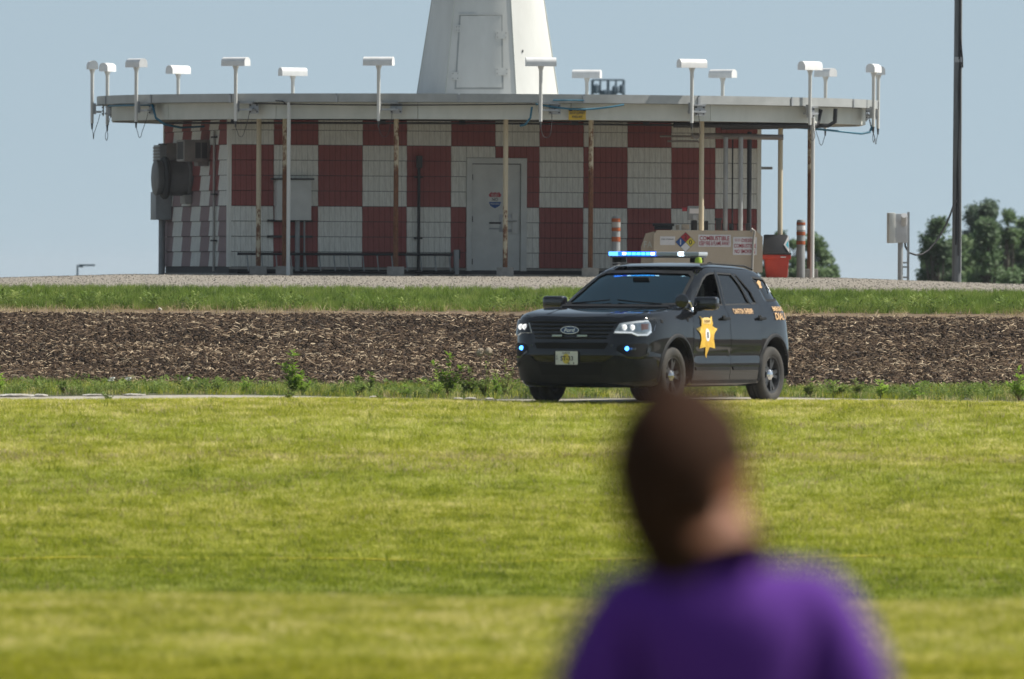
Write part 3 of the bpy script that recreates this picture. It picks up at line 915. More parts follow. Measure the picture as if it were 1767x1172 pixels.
# shield sign on the door
sg = MB(); sh = [(-.12, .10), (-.075, .15), (-.035, .135), (0, .15), (.035, .135), (.075, .15), (.12, .10), (.10, .06), (.115, -.02), (.09, -.10), (0, -.15), (-.09, -.10), (-.115, -.02), (-.10, .06)]
MS = on_wall(849.5, 344.5, .022)
bk = MB(); bk.prism([(x_ * 1.12, y_ * 1.1) for x_, y_ in sh], MS, .003); shield = bk.build('shield_sign', m_white, door)
m_sr = mat('sign_red', (.40, .02, .03), .5); m_sb = mat('sign_blue', (.015, .08, .28), .5); m_sk = mat('sign_black', (.015, .015, .018), .5)
q = MB(); q.prism([p for p in sh[:8]] + [sh[13]], MS @ Matrix.Translation((0, 0, .003)), .002); q.build('shield_band', m_sr, shield)
q = MB(); q.prism([(-.115, -.03), (.115, -.03), (.09, -.10), (0, -.15), (-.09, -.10)][::-1], MS @ Matrix.Translation((0, 0, .003)), .002); q.build('shield_band', m_sb, shield)
for tx, h_, w_, y_, m in (('U.S. GOVT', .028, .15, .112, m_white), ('PROPERTY', .025, .14, .078, m_white), ('NO', .06, .11, .015, m_sk), ('TRESPASSING', .028, .17, -.065, m_white)):
    v2, ff = text2d(tx, h_, w_, .015); q = MB(); q.add([MS @ Vector((p[0], p[1] + y_, .006)) for p in v2], ff); q.build('shield_lettering', m, shield)
# ---- posts with concrete feet
posts = [(445, -4.90, 0, 'w'), (490, -5.25, 2, 'n'), (682, -6.15, 2, 'n'), (871, -6.35, 1, 'n'), (1018, -6.10, 2, 'n'), (1209, -5.10, 0, 'n'), (1345, -3.60, 0, 'n'), (1396, -2.7, 2, 'n')]
m_postx = {0: m_post[0], 1: m_post[1], 2: m_post[2]}
for px, dy, kx, _ in posts:
    d = D0 + dy; x = X(px, d) - CX; zg = Tf(x + CX, d)
    q = MB(); q.lathe([(.001, 0), (.045, 0), (.045, H_BOT + .03 - zg - .17), (.001, H_BOT + .03 - zg - .17)], None, 12)
    o = q.build('post', m_postx[1 if px == 445 else kx], bld, 40); o.location = (x, dy, zg + .17)
    q = MB(); q.box((0, 0, -.17 / 2 - .03), (.31, .31, .23)); o2 = q.build('concrete_foot', m_conc, o, bevel=.012); o2.location = (0, 0, 0)
# white drain pipes outside the fascia
for px, a in ((496.5, R(-29)), (1401, R(57.5))):
    d = D0 - 7.16 * math.cos(a); x = X(px, d) - CX; y = d - D0; zg = Tf(x + CX, d)
    q = MB(); q.tube([(x, y, zg - .05), (x, y, EZ + 3.22), (x * 1.002, y, EZ + 3.27)], .036, 10); q.build('drain_pipe', m_white, bld, 60)
    q = MB(); q.tube([(x - .03, y, EZ + 3.22), (x - .12, y + .01, EZ + 3.29), (x - .25, y + .0, EZ + 3.30)], .012, 6); q.build('drain_strap', m_black, bld, 60)
# rope of pipes under the soffit
q = MB(); q.tube([(-5.9, -3.6, H_BOT - .06), (-3.5, -5.1, H_BOT - .06), (0, -5.2, H_BOT - .05), (4.5, -4.2, H_BOT - .06)], .022, 6); q.build('soffit_conduit', m_black, bld, 60)
for x_ in (-4.6, -1.9, -.45, 1.6, 2.9):
    q = MB(); q.box((x_, -5.15, H_BOT - .04), (.12, .06, .08)); q.build('conduit_box', m_black, bld)
q = MB(); q.tube([(3.4, -5.0, H_BOT - .06), (4.9, -4.7, H_BOT - .05), (6.0, -3.7, H_BOT - .05), (6.05, -3.6, H_BOT + .02), (6.1, -3.55, H_BOT + .25)], .05, 8); q.build('soffit_duct', m_black, bld, 60)
# ---- cone tower on the roof
tower = empty('cone_tower', (CX, D0, H_TOP - .01), 0, 'white tapering cone tower standing in the middle of the flat roof', 'tower')
def tow(ang, z, bulge=.0):
    """hexagonal section with slightly bulged faces, rotated"""
    r0 = 1.365 - z * .158
    a = (ang + R(36.2)) % (PI / 3) - PI / 6
    hexr = r0 * math.cos(PI / 6) / math.cos(a)
    return hexr * .42 + r0 * .955 * .58
HT = 4.2
for s_ in range(6):
    q = MB(); nn, nz_ = 8, 10; vv = []
    for i in range(nz_ + 1):
        for j in range(nn + 1):
            a = R(-36.2) + PI / 3 * s_ + PI / 3 * (j / nn) * .996 + .001; z = HT * i / nz_
            r_ = tow(a + 1e-6 if j < nn else a - .004, z); vv.append((r_ * math.sin(a), -r_ * math.cos(a), z))
    q.add(vv, [(i * (nn + 1) + j, i * (nn + 1) + j + 1, (i + 1) * (nn + 1) + j + 1, (i + 1) * (nn + 1) + j) for i in range(nz_) for j in range(nn)])
    q.build('tower_panel', m_white, tower, 40)
    a = R(-36.2) + PI / 3 * s_; rb, rt = tow(a, 0) + .004, tow(a, HT) + .004
    q = MB(); q.tube([(rb * math.sin(a), -rb * math.cos(a), 0), (rt * math.sin(a), -rt * math.cos(a), HT)], .010, 5); q.build('panel_seam', m_fascia, tower)
q = MB(); q.lathe([(.001, HT + .75), (.35, HT + .68), (.6, HT + .45), (.70, HT), (.001, HT)], None, 28); q.build('tower_cap', m_white, tower, 40)
# access door curved on the front face
def tp(px, py, out):
    d = D0 - 1.2; x = X(px, d) - CX; z = Zp(px, py, d) - (H_TOP - .01)
    a = math.atan2(x, 1.15)
    for _ in range(6):
        r_ = tow(a, z); a = math.asin(max(-1, min(1, x / r_)))
    r_ = tow(a, z) + out
    return Vector((r_ * math.sin(a), -r_ * math.cos(a), z))
def tpatch(name, x0t, x1t, x0b, x1b, yt, yb, out, m, parent, n_=8):
    vv = []
    for i in range(n_ + 1):
        for j in range(n_ + 1):
            t = i / n_; xl, xr = x0t + (x0b - x0t) * t, x1t + (x1b - x1t) * t
            vv.append(tp(xl + (xr - xl) * j / n_, yt + (yb - yt) * t, out))
    ff = [(i * (n_ + 1) + j, (i + 1) * (n_ + 1) + j, (i + 1) * (n_ + 1) + j + 1, i * (n_ + 1) + j + 1) for i in range(n_) for j in range(n_)]
    M_ = len(vv); bd = [j for j in range(n_)] + [i * (n_ + 1) + n_ for i in range(n_)] + [n_ * (n_ + 1) + j for j in range(n_, 0, -1)] + [i * (n_ + 1) for i in range(n_, 0, -1)]
    inner = [p * 1.0 for p in vv]
    inner = [Vector((p.x * .985, p.y * .985, p.z)) for p in vv]
    ff += [(bd[i], bd[(i + 1) % len(bd)], bd[(i + 1) % len(bd)] + M_, bd[i] + M_) for i in range(len(bd))]
    q = MB(); q.add(vv + inner, ff); return q.build(name, m, parent, 35)
tpatch('door_recess', 790, 864, 782.5, 866.5, 24.5, 154, .010, m_flash, tower)
ad = tpatch('access_door', 793, 861, 786, 863, 27, 151, .022, m_white, tower)
tpatch('door_lip', 789, 864, 789, 864, 23.5, 25.5, .035, m_white, ad)
for (xa, xb, ya, yb) in ((784, 794, 43, 55), (852, 872, 54, 67), (778, 792, 124, 138), (852, 874, 117, 130)):
    h = tpatch('door_hinge', xa, xb, xa, xb, ya, yb, .034, m_white, ad, 3)
    for bx in (xa + 3, xb - 3):
        for by in (ya + 3, yb - 3):
            p = tp(bx, by, .042); q = MB(); q.box(p, (.012, .012, .012)); q.build('bolt', m_dk, h)
p = tp(899, 88, .012); q = MB(); q.box(p, (.02, .012, .05)); q.build('tower_catch', m_dk, tower)

# ---- ring of sixteen aerials (one is hidden behind the tower)
m_box = mat('aerial_white', (.80, .80, .79), .5, c2=(.70, .70, .69), scale=5)
RA = 7.36
names = {0: ('leftmost aerial, seen nearly end on at the left tip of the roof', 0), }
def make_aerial(front):
    root = empty('monitor_aerial', (0, 0, 0))
    Lh, rh = .275, .085
    prof = [(-rh, 0), (rh, 0), (rh, .075)] + [(rh * math.cos(t), .075 + rh * math.sin(t)) for t in [PI * k / 10 for k in range(1, 10)]] + [(-rh, .075)]
    q = MB(); M = Matrix(((0, 0, 1, -Lh), (1, 0, 0, 0), (0, 1, 0, EZ + 3.93), (0, 0, 0, 1)))
    q.prism(prof, M, 2 * Lh); q.build('aerial_hood', m_box, root, 40)
    q = MB(); q.lathe([(.03, EZ + 2.93), (.034, EZ + 3.85), (.06, EZ + 3.93), (.001, EZ + 3.93)], None, 10)
    q.build('mast', m_white, root, 40)
    q = MB(); q.lathe([(.001, EZ + 2.82), (.014, EZ + 2.82), (.022, EZ + 2.93), (.03, EZ + 2.93)], None, 8); q.build('mast_tip', m_dk, root, 40)
    # bracket: local +y points to the centre of the ring
    q = MB(); q.box((0, .045, EZ + 3.20), (.07, .05, .20)); q.box((.17, .10, EZ + 3.14), (.34, .10, .035)); q.box((.17, .10, EZ + 3.26), (.34, .08, .02))
    q.build('bracket', m_galv, root)
    q = MB(); q.box((.28, .185, EZ + 3.16), (.22, .012, .19)); q.build('bracket_plate', m_galv, root)
    q = MB()
    for bx, bz in ((.20, 3.22), (.36, 3.22), (.20, 3.10), (.36, 3.10), (.28, 3.16)): q.box((bx, .172, EZ + bz), (.025, .02, .025))
    q.build('bracket_bolts', m_dk, root)
    q = MB(); pts = [(0.0, 0, EZ + 2.83)] + [(.02 + .09 * (1 - math.cos(t)), .02, EZ + 2.80 - .16 * math.sin(t)) for t in [PI * k / 8 for k in range(1, 8)]] + [(.22, .10, EZ + 2.98), (.22, .13, EZ + 3.1)]
    q.tube(pts, .006, 5); q.build('loop_wire', m_dk, root)
    return root
proto = make_aerial(True)
labs = {-83.5: 'leftmost white aerial, at the very left tip of the roof', -60.8: 'third white aerial from the left, standing before the roof edge above the blue cable',
        -38.3: 'white aerial in front of the roof edge nearest the left rusty posts', -15.4: 'white aerial before the roof edge just left of the cone tower', 7.6: 'white aerial standing against the right edge of the cone tower',
        30.3: 'white aerial before the roof edge above the tan fuel tank', 53.2: 'white aerial next to the white drain pipe at the right', 75.3: 'tall white aerial at the right tip of the roof, in front of another',
        98.5: 'grey looking aerial half hidden at the right tip of the roof', 120.3: 'rear aerial just right of the one beside the drain pipe', 142.8: 'rear aerial with a curved neck between two front ones at the right',
        165.2: 'rear aerial right of the cone tower beside the far lattice', 210.3: 'rear aerial left of the cone tower over the grey roof edge', 232.6: 'rear aerial with bright front, fourth from the left', 255.0: 'short bright aerial, second from the left'}
for i, (ad_, lb) in enumerate(labs.items()):
    o = proto if i == 0 else copy_tree(proto)
    a = R(ad_); o.location = (CX + RA * math.sin(a), D0 - RA * math.cos(a), 0); o.rotation_euler = (0, 0, a)
    tag(o, lb, 'antenna', 'white aerials in a ring round the roof')
# cables on the fascia
def ringpath(r, a0, a1, z0, sag=0, n_=14, z1=None):
    out = []
    for k in range(n_ + 1):
        t = k / n_; a = R(a0 + (a1 - a0) * t); out.append(Vector((CX, D0, 0)) + ringp(r, a, z0 + ((z1 or z0) - z0) * t - sag * math.sin(PI * t)))
    return out
q = MB(); q.tube(ringpath(7.22, -75, -58, H_FL - .03) + [Vector((CX, D0, 0)) + v_ for v_ in (ringp(7.22, R(-57), EZ + 3.0), ringp(7.1, R(-56), EZ + 2.88), ringp(6.6, R(-58), EZ + 2.83), ringp(6.0, R(-60), EZ + 2.86))], .022, 6)
tag(q.build('blue_cable', m_bcab, smooth=60), 'thick blue cable drooping from the left roof edge to the wall', 'cable')
q = MB(); q.tube(ringpath(7.22, -36, 8, H_FL - .02, .03), .012, 5); tag(q.build('edge_cable', m_black, smooth=60), 'thin black cable strung along the front roof edge', 'cable')
q = MB(); q.tube(ringpath(7.25, 7, 20, H_FL - .02, .09), .02, 6); q.tube(ringpath(7.27, 9.5, 14, H_FL + .05, .0), .014, 6)
tag(q.build('blue_cable', m_bcab, smooth=60), 'blue cable sagging across the yellow sign on the roof edge', 'cable')
q = MB(); q.tube([Vector((CX, D0, 0)) + v_ for v_ in (ringp(7.22, R(6.5), EZ + 3.2), ringp(7.2, R(6.3), EZ + 3.0), ringp(7.15, R(5.6), EZ + 2.88), ringp(7.0, R(5), EZ + 2.86))], .022, 6)
tag(q.build('blue_cable', m_bcab, smooth=60), 'short blue cable hanging under the roof edge right of the tower', 'cable')
q = MB(); q.tube([Vector((CX, D0, 0)) + v_ for v_ in (ringp(6.3, R(60), H_BOT - .06), ringp(6.8, R(66), EZ + 2.86), ringp(7.2, R(73), EZ + 2.80), ringp(7.3, R(75), EZ + 2.83), ringp(7.34, R(75.3), EZ + 2.95))], .022, 6)
tag(q.build('blue_cable', m_bcab, smooth=60), 'dark cable running under the roof to its right tip', 'cable')
q = MB(); q.tube([Vector((CX, D0, 0)) + v_ for v_ in (ringp(7.2, R(62.5), EZ + 3.24), ringp(7.2, R(62.3), EZ + 3.0), ringp(7.12, R(61.5), EZ + 2.93), ringp(6.3, R(58), EZ + 2.90), ringp(5.6, R(50), EZ + 2.88))], .04, 8)
tag(q.build('black_hose', m_black, smooth=60), 'thick black hose bending under the roof at the right', 'hose')
# yellow sign
m_ys = mat('yellow_sign', (.62, .40, .03), .5); 
dS = D0 - 7.13 * math.cos(R(12.8)); xS = X(994, dS)
MSg = Matrix.Translation((xS, D0 - 7.12 * math.cos(R(12.8)) - .03, EZ + 3.08)) @ Matrix.Rotation(R(12.5), 4, 'Z') @ Matrix.Rotation(PI / 2, 4, 'X')
q = MB(); q.prism([(-.16, -.11), (.16, -.11), (.16, .11), (-.16, .11)], MSg, .006); ys = q.build('roof_sign', m_ys)
tag(ys, 'small yellow and black warning sign on the roof edge', 'sign')
q = MB(); q.prism([(-.155, .045), (.155, .045), (.155, .105), (-.155, .105)], MSg @ Matrix.Translation((0, 0, .006)), .002); q.build('sign_header', m_sk, ys)
for tx, y_, w_, m in (('CAUTION', .075, .2, m_ys), ('ROOF SLIPPERY', .012, .28, m_sk), ('WHEN WET', -.055, .2, m_sk)):
    v2, ff = text2d(tx, .045, w_, .02); q = MB(); q.add([MSg @ Vector((p[0], p[1] + y_, .0095)) for p in v2], ff); q.build('sign_lettering', m, ys)

# ---- fittings on the walls (each a thing of its own)
def site(o):
    if o.parent is None: o.location = o.location + Vector((CX, D0, 0))
    return o
bx = site(empty('electrical_cabinet', (0, 0, 0), 0, 'grey electrical cabinet with a sloped top hung on the front wall', 'cabinet'))
wbox('cabinet_body', 476, 312, 534, 381, .03, .26, m_door, bx, .01); wbox('cabinet_hood', 470, 309, 538, 312, .02, .30, m_dk, bx)
wbox('mounting_rail', 464, 380, 540, 384, .03, .07, m_dk, bx); wbox('mounting_rail', 464, 407, 540, 411, .03, .07, m_dk, bx)
q = MB(); q.tube([fw(514, zz(382), .09), fw(514, zz(470), .09)], .045, 8); q.build('conduit', m_grey, bx, 60)
q = MB(); q.tube([fw(526, zz(382), .07), fw(526, zz(470), .07)], .02, 6); q.build('conduit', m_grey, bx, 60)
cp = site(empty('vent_pipe', (0, 0, 0), 0, 'dark upright pipe with a capped top on a red check of the front wall', 'pipe'))
q = MB(); q.tube([fw(719, zz(476), .09), fw(719, zz(285), .09)], .028, 8); q.build('pipe', m_black, cp, 60)
wbox('pipe_cap', 715, 269, 724, 290, .05, .14, m_dk, cp, .01)
for py in (304, 409): wbox('pipe_clamp', 712, py, 725, py + 3, .03, .12, m_black, cp)
# ladder lying on its side
ld = site(empty('ladder', (0, 0, 0), 0, 'long dark ladder lying on its side along the foot of the front wall', 'ladder'))
q = MB(); q.tube([fw(408, zz(439), .35), fw(771, zz(438.5), .35)], .028, 6); q.build('side_rail', m_black, ld, 60)
q = MB(); q.tube([fw(408, zz(470.5), .35), fw(775, zz(469), .35)], .028, 6); q.build('side_rail', m_black, ld, 60)
for k in range(15):
    px = 424 + k * 24.4; q = MB(); q.tube([fw(px, zz(439), .35), fw(px + 3, zz(470), .35)], .014, 6); q.build('rung', m_grey, ld, 60)
lt = site(empty('cable_post', (0, 0, 0), 0, 'short grey hooked post standing at the right end of the ladder', 'post'))
wbox('post_body', 775, 430, 783, 472, .25, .33, m_grey, lt, .01); wbox('post_hook', 779, 430, 786, 446, .23, .29, m_black, lt, .008)
# left wall fittings: positions along the left wall (u from back corner, z) pushed out along -U
MLW = Matrix(((Nn.x, 0, -U.x, 0), (Nn.y, 0, -U.y, 0), (0, 1, 0, 0), (0, 0, 0, 1)))
def lw(u, z, out): return BL + Nn * u - U * out + Vector((0, 0, z))
def lbox(name, u0, u1, z0, z1, o0, o1, m, parent, bevel=0.0):
    q = MB(); M = Matrix.Translation(lw((u0 + u1) / 2, (z0 + z1) / 2, o0)) @ MLW; w, h = (u1 - u0) / 2, (z1 - z0) / 2
    q.prism([(-w, -h), (w, -h), (w, h), (-w, h)], M, o1 - o0); return q.build(name, m, parent, bevel=bevel)
m_ac = mat('brown_casing', (.25, .22, .195), .6, c2=(.17, .15, .14)); m_acl = mat('ac_trim', (.36, .34, .31), .6)
ac = site(empty('air_conditioner', (0, 0, 0), 0, 'brown boxy air conditioner on the left wall with dark side vents, nearer the corner', 'air conditioner'))
lbox('casing', 3.55, 4.20, EZ + 2.22, EZ + 2.62, .03, .50, m_ac, ac, .01)
lbox('front_grille', 3.60, 4.15, EZ + 2.25, EZ + 2.59, .50, .515, m_dk, ac)
for zq in (2.235, 2.585): lbox('grille_frame', 3.56, 4.19, EZ + zq, EZ + zq + .025, .50, .52, m_acl, ac)
for uq in (3.56, 4.165): lbox('grille_frame', uq, uq + .025, EZ + 2.26, EZ + 2.585, .50, .52, m_acl, ac)
for o0 in (.08, .20):
    q = MB(); M = Matrix.Translation(lw(4.201, EZ + 2.42, 0)) ; 
    P_ = [lw(4.203, EZ + 2.28, o0), lw(4.203, EZ + 2.28, o0 + .10), lw(4.203, EZ + 2.57, o0 + .10), lw(4.203, EZ + 2.57, o0)]; q.add(P_, [(0, 1, 2, 3)]); q.add([p + Nn * .004 for p in P_], [(0, 1, 2, 3)]); q.build('side_vent', m_dk, ac)
lbox('support_bracket', 3.7, 4.1, EZ + 2.14, EZ + 2.22, .03, .22, m_ac, ac)
ac2 = site(empty('air_conditioner', (0, 0, 0), 0, 'smaller grey air conditioner at the far left end of the left wall', 'air conditioner'))
lbox('casing', .55, 1.15, EZ + 2.22, EZ + 2.55, .03, .34, m_grey, ac2, .01)
for k in range(5): lbox('grille_slat', .58, 1.12, EZ + 2.25 + k * .058, EZ + 2.28 + k * .058, .34, .36, m_ac, ac2)
lbox('top_cover', .5, 1.2, EZ + 2.555, EZ + 2.58, .02, .24, m_dk, ac2)
q = MB(); q.box(lw(1.7, EZ + 2.42, .2), (.25, .2, .32)); q.build('side_box', m_ac, ac2)
# round extractor hood
m_ex = mat('extractor_grey', (.20, .195, .19), .6, c2=(.15, .15, .145))
ex = site(empty('extractor_hood', (0, 0, 0), 0, 'big round grey extractor hood sticking out from the left wall', 'extractor'))
ce = lw(2.3, EZ + 1.93, 0); Mx = Matrix.Translation(ce) @ Matrix.Rotation(RZ, 4, 'Z') @ Matrix.Rotation(-PI / 2, 4, 'Y')
q = MB(); q.lathe([(.36, 0), (.36, .06), (.33, .09), (.33, .40), (.31, .50)], Mx, 32); q.build('drum', m_ex, ex, 40)
q = MB(); q.lathe([(.31, .42), (.385, .44), (.40, .50), (.36, .54), (.31, .55)], Mx, 32); q.build('collar', m_dk, ex, 40)
q = MB(); q.lathe([(.31, .55), (.33, .62), (.33, .66), (.30, .68), (.001, .69)], Mx, 32); q.build('end_cap', m_ex, ex, 40)
lbox('mounting_box', 2.15, 2.6, EZ + 1.45, EZ + 1.62, .03, .16, m_acl, ex, .01)
eb = site(empty('meter_box', (0, 0, 0), 0, 'grey meter box on a thick pipe at the left end of the building', 'meter box'))
lbox('box', .25, .75, EZ + 1.16, EZ + 1.68, .03, .33, m_grey, eb, .012)
q = MB(); q.tube([lw(.35, EZ + .02, .13), lw(.35, EZ + 1.18, .13)], .065, 10); q.build('pipe', m_grey, eb, 60)
lp = site(empty('wall_conduit', (0, 0, 0), 0, 'thin pale conduit running up the left wall near the corner', 'conduit'))
q = MB(); q.tube([lw(4.75, EZ + .2, .06), lw(4.75, EZ + 2.78, .06)], .024, 8); q.build('pipe', m_acl, lp, 60)
for z_ in (EZ + .75, EZ + 1.6, EZ + 2.65): lbox('clamp', 4.62, 4.88, z_, z_ + .03, .03, .10, m_dk, lp)
# wall light at the right corner, seen edge on
wl = site(empty('wall_light', (0, 0, 0), 0, 'flat grey lamp arm sticking out from the right end of the building', 'lamp'))
q = MB(); q.box((5.12, -1.6, EZ + 2.16), (.30, .14, .05)); q.box((4.95, -1.6, EZ + 2.17), (.16, .05, .05)); q.build('lamp_head', m_grey, wl, bevel=.012)
# ---- pipes rising from the tank at the right end
def vpipe(px, dy, z0, z1, r_, m, lab, cat='pipe'):
    d = D0 + dy; x = X(px, d); q = MB(); q.tube([(x, d, z0), (x, d, z1)], r_, 10); o = q.build('riser_pipe', m, smooth=60); return tag(o, lab, cat, 'pipes rising from the fuel tank')
TZ1 = EZ + .98
vpipe(1250.5, -4.4, TZ1 - .05, EZ + 2.70, .045, m_grey, 'thick grey riser pipe, leftmost of those above the tank')
vpipe(1262.5, -4.3, TZ1 - .05, EZ + 2.66, .014, m_black, 'thin black riser pipe between the two grey ones')
vpipe(1276.5, -4.4, TZ1 - .05, EZ + 2.70, .045, m_grey, 'thick grey riser pipe right of the thin black one')
vpipe(1291.5, -4.2, TZ1 - .05, EZ + 2.80, .045, m_black, 'thick black riser pipe at the right corner of the wall')
q = MB(); dd = D0 - 4.35
q.tube([(X(1137, dd), dd, EZ + 2.71), (X(1200, dd), dd, EZ + 2.71)], .022, 6); q.tube([(X(1190, dd), dd, EZ + 2.72), (X(1350, dd), dd, EZ + 2.70)], .05, 8)
q.tube([(X(1150, dd), dd, EZ + 2.62), (X(1202, dd), dd, EZ + 2.62), (X(1207, dd), dd, EZ + 2.58), (X(1207, dd), dd, EZ + 1.3)], .022, 6)
tag(q.build('pipe_run', m_ac, smooth=60), 'brown horizontal pipes under the roof over the tank', 'pipe')
# ================================================================== fuel tank
m_tan = mat('tan_paint', (.54, .45, .34), .6, c2=(.46, .37, .27), scale=1.5, stretch=(1, 1, .4))
dT = D0 - 5.4
tz0 = Tf(X(1210, dT), dT)
tank = empty('fuel_tank', (X(1215, dT), dT + .7, tz0), 0, 'tan steel fuel tank with slanting top edges and red and white warning signs', 'tank')
tx0, tx1 = X(1127, dT) - tank.location.x, X(1315, dT) - tank.location.x
th = EZ + .99 - tz0
q = MB(); q.prism([(tx0, .1), (tx1, .1), (tx1, th - .11), (tx1 - .12, th), (tx0 + .06, th), (tx0, th - .08)], Matrix(((1, 0, 0, 0), (0, 0, 1, -.75), (0, 1, 0, 0), (0, 0, 0, 1))), 1.5); q.build('tank_shell', m_tan, tank)
for s_ in (-.75, .75):
    q = MB(); q.box((s_, 0, .04), (.2, 1.3, .16)); q.build('skid', m_tan, tank)
q = MB(); q.add([(tx0 - .22, .6, .1), (tx0 + .02, .6, .1), (tx0 + .02, .6, th - .02), (tx0 - .14, .6, th - .06), (tx0 - .22, .6, th - .3),
                 (tx0 - .22, -.5, .1), (tx0 + .02, -.5, .1), (tx0 + .02, -.5, th - .02), (tx0 - .14, -.5, th - .06), (tx0 - .22, -.5, th - .3)],
                [(0, 1, 2, 3, 4), (9, 8, 7, 6, 5), (0, 5, 6, 1), (1, 6, 7, 2), (2, 7, 8, 3), (3, 8, 9, 4), (4, 9, 5, 0)])
q.build('tank_end', m_tan, tank)
FY = -.752
def tsign(name, px0, py0, px1, py1, m, lines, parent=tank, mk=None):
    x0, x1 = X(px0, dT) - tank.location.x, X(px1, dT) - tank.location.x
    z0, z1 = Zp(px0, py1, dT) - tz0, Zp(px0, py0, dT) - tz0
    M = Matrix.Translation(((x0 + x1) / 2, FY, (z0 + z1) / 2)) @ Matrix.Rotation(PI / 2, 4, 'X')
    q = MB(); w, h = (x1 - x0) / 2, (z1 - z0) / 2
    q.prism([(-w, -h), (w, -h), (w, h), (-w, h)], M, .006); s = q.build(name, m, parent)
    for tx, xo, yo, hh, ww, tm in lines:
        v2, ff = text2d(tx, hh * h * 2, ww * w * 2, .02)
        q = MB(); q.add([M @ Vector((p[0] + xo * w, p[1] + yo * h, .009)) for p in v2], ff); q.build('sign_lettering', tm, s)
    return s, M
m_sw = mat('sign_white', (.72, .70, .70), .6); m_lr = mat('lettering_red', (.38, .03, .05), .6); m_pink = mat('faded_red_print', (.55, .25, .25), .6)
s1, _ = tsign('combustible_sign', 1204, 405, 1260, 426, m_sw, [('COMBUSTIBLE', 0, .42, .36, .92, m_lr), ('KEEP FIRE & FLAME AWAY', 0, -.42, .34, .94, m_lr)])
s2, _ = tsign('diesel_sign', 1264, 409, 1305, 440, m_sw, [('DIESEL', .22, .62, .20, .50, m_lr), ('COMBUSTIBLE', 0, .02, .22, .92, m_lr), ('NO SMOKING', 0, -.60, .22, .86, m_lr), ('||||', -.62, .66, .16, .22, m_pink)])
s3, _ = tsign('tank_label', 1138, 408, 1164, 423, m_sw, [('FUEL STORAGE', 0, .35, .14, .8, m_sk)])
q = MB(); q.box((X(1140, dT) - tank.location.x, FY - .009, Zp(1140, 420, dT) - tz0), (.28, .001, .05))
# hazard diamond
dx_, dz_ = X(1182, dT) - tank.location.x, Zp(1182, 418, dT) - tz0
MD = Matrix.Translation((dx_, FY, dz_)) @ Matrix.Rotation(PI / 2, 4, 'X') @ Matrix.Rotation(PI / 4, 4, 'Z')
q = MB(); q.prism([(-.13, -.13), (.13, -.13), (.13, .13), (-.13, .13)], MD, .005); dm = q.build('hazard_diamond', m_sk, tank)
m_yy = mat('diamond_yellow', (.70, .56, .06), .5)
for cx_, cy_, m in ((.064, .064, m_sr), (-.064, .064, m_sb), (.064, -.064, m_yy), (-.064, -.064, m_sw)):
    q = MB(); q.prism([(cx_ - .061, cy_ - .061), (cx_ + .061, cy_ - .061), (cx_ + .061, cy_ + .061), (cx_ - .061, cy_ + .061)], MD @ Matrix.Translation((0, 0, .005)), .002); q.build('diamond_quarter', m, dm)
MDt = Matrix.Translation((dx_, FY, dz_)) @ Matrix.Rotation(PI / 2, 4, 'X')
for tx, ox_, oz_, m, h_ in (('0', .09, 0, m_sk, .09), ('1', -.09, 0, m_sw, .09), ('2', 0, .09, m_sk, .08)):
    v2, ff = text2d(tx, h_, None, .02); q = MB(); q.add([MDt @ Vector((p[0] + ox_, p[1] + oz_, .0085)) for p in v2], ff); q.build('diamond_number', m, dm)
v2, ff = text2d('F', .12, None, .02); q = MB(); q.add([(tx0 - .15 + p[0] * .8, -.503, th - .26 + p[1]) for p in v2], ff); v2, ff = text2d('A', .12, None, .02); q.add([(tx0 - .07 + p[0] * .8, -.503, th - .26 + p[1]) for p in v2], ff)
q.build('end_lettering', m_fascia, tank)
# fittings on the tank top (parts)
def tfit(name, px0, py0, px1, py1, dep, m, bev=.01, y=0.0):
    x0, x1 = X(px0, dT) - tank.location.x, X(px1, dT) - tank.location.x; z0, z1 = Zp(px0, py1, dT) - tz0, Zp(px0, py0, dT) - tz0
    q = MB(); q.box(((x0 + x1) / 2, y, (z0 + z1) / 2), (x1 - x0, dep, z1 - z0)); return q.build(name, m, tank, bevel=bev)
tfit('manway', 1126, 385, 1163, 390, .4, m_black); tfit('manway', 1129, 389, 1160, 396, .3, m_black); tfit('lift_lug', 1166, 388, 1172, 396, .1, m_tan); tfit('lift_lug', 1176, 387, 1189, 396, .2, m_tan)
tfit('vent', 1192, 380, 1203, 397, .12, m_black); tfit('vent', 1215, 381, 1222, 397, .12, m_black); tfit('fill_cap', 1233, 376, 1246, 380, .14, m_black); tfit('fill_pipe', 1235, 379, 1244, 397, .11, m_black)
for px in (1250.5, 1262.5, 1276.5, 1291.5): tfit('pipe_union', px - 4, 385, px + 4, 397, .1, m_black, y=.35 + .65 * 0)
gm = tfit('gauge', 1186, 355, 1216, 379, .14, m_grey, .02); 
q = MB(); xg = X(1199, dT) - tank.location.x; q.lathe([(.001, .02), (.05, .02), (.055, 0)], Matrix.Translation((xg, -.07, Zp(1199, 375, dT) - tz0)) @ Matrix.Rotation(PI / 2, 4, 'X'), 16); q.build('dial', m_galv, gm, 40)
q = MB(); q.box((xg, -.073, Zp(1199, 364, dT) - tz0), (.2, .006, .09)); q.build('gauge_plate', m_sw, gm)
q = MB(); q.box((X(1181, dT) - tank.location.x, 0, Zp(1181, 361, dT) - tz0), (.09, .08, .07)); q.build('red_knob', m_sr, gm, bevel=.01)
q = MB(); xq = X(1297, dT) - tank.location.x; q.tube([(xq - .02, -.80, th - .02), (xq, -.83, th + .03), (xq + .04, -.83, th), (xq + .02, -.80, th - .2), (xq, -.79, .1)], .022, 8); q.build('tank_hose', m_acl, tank, 60)
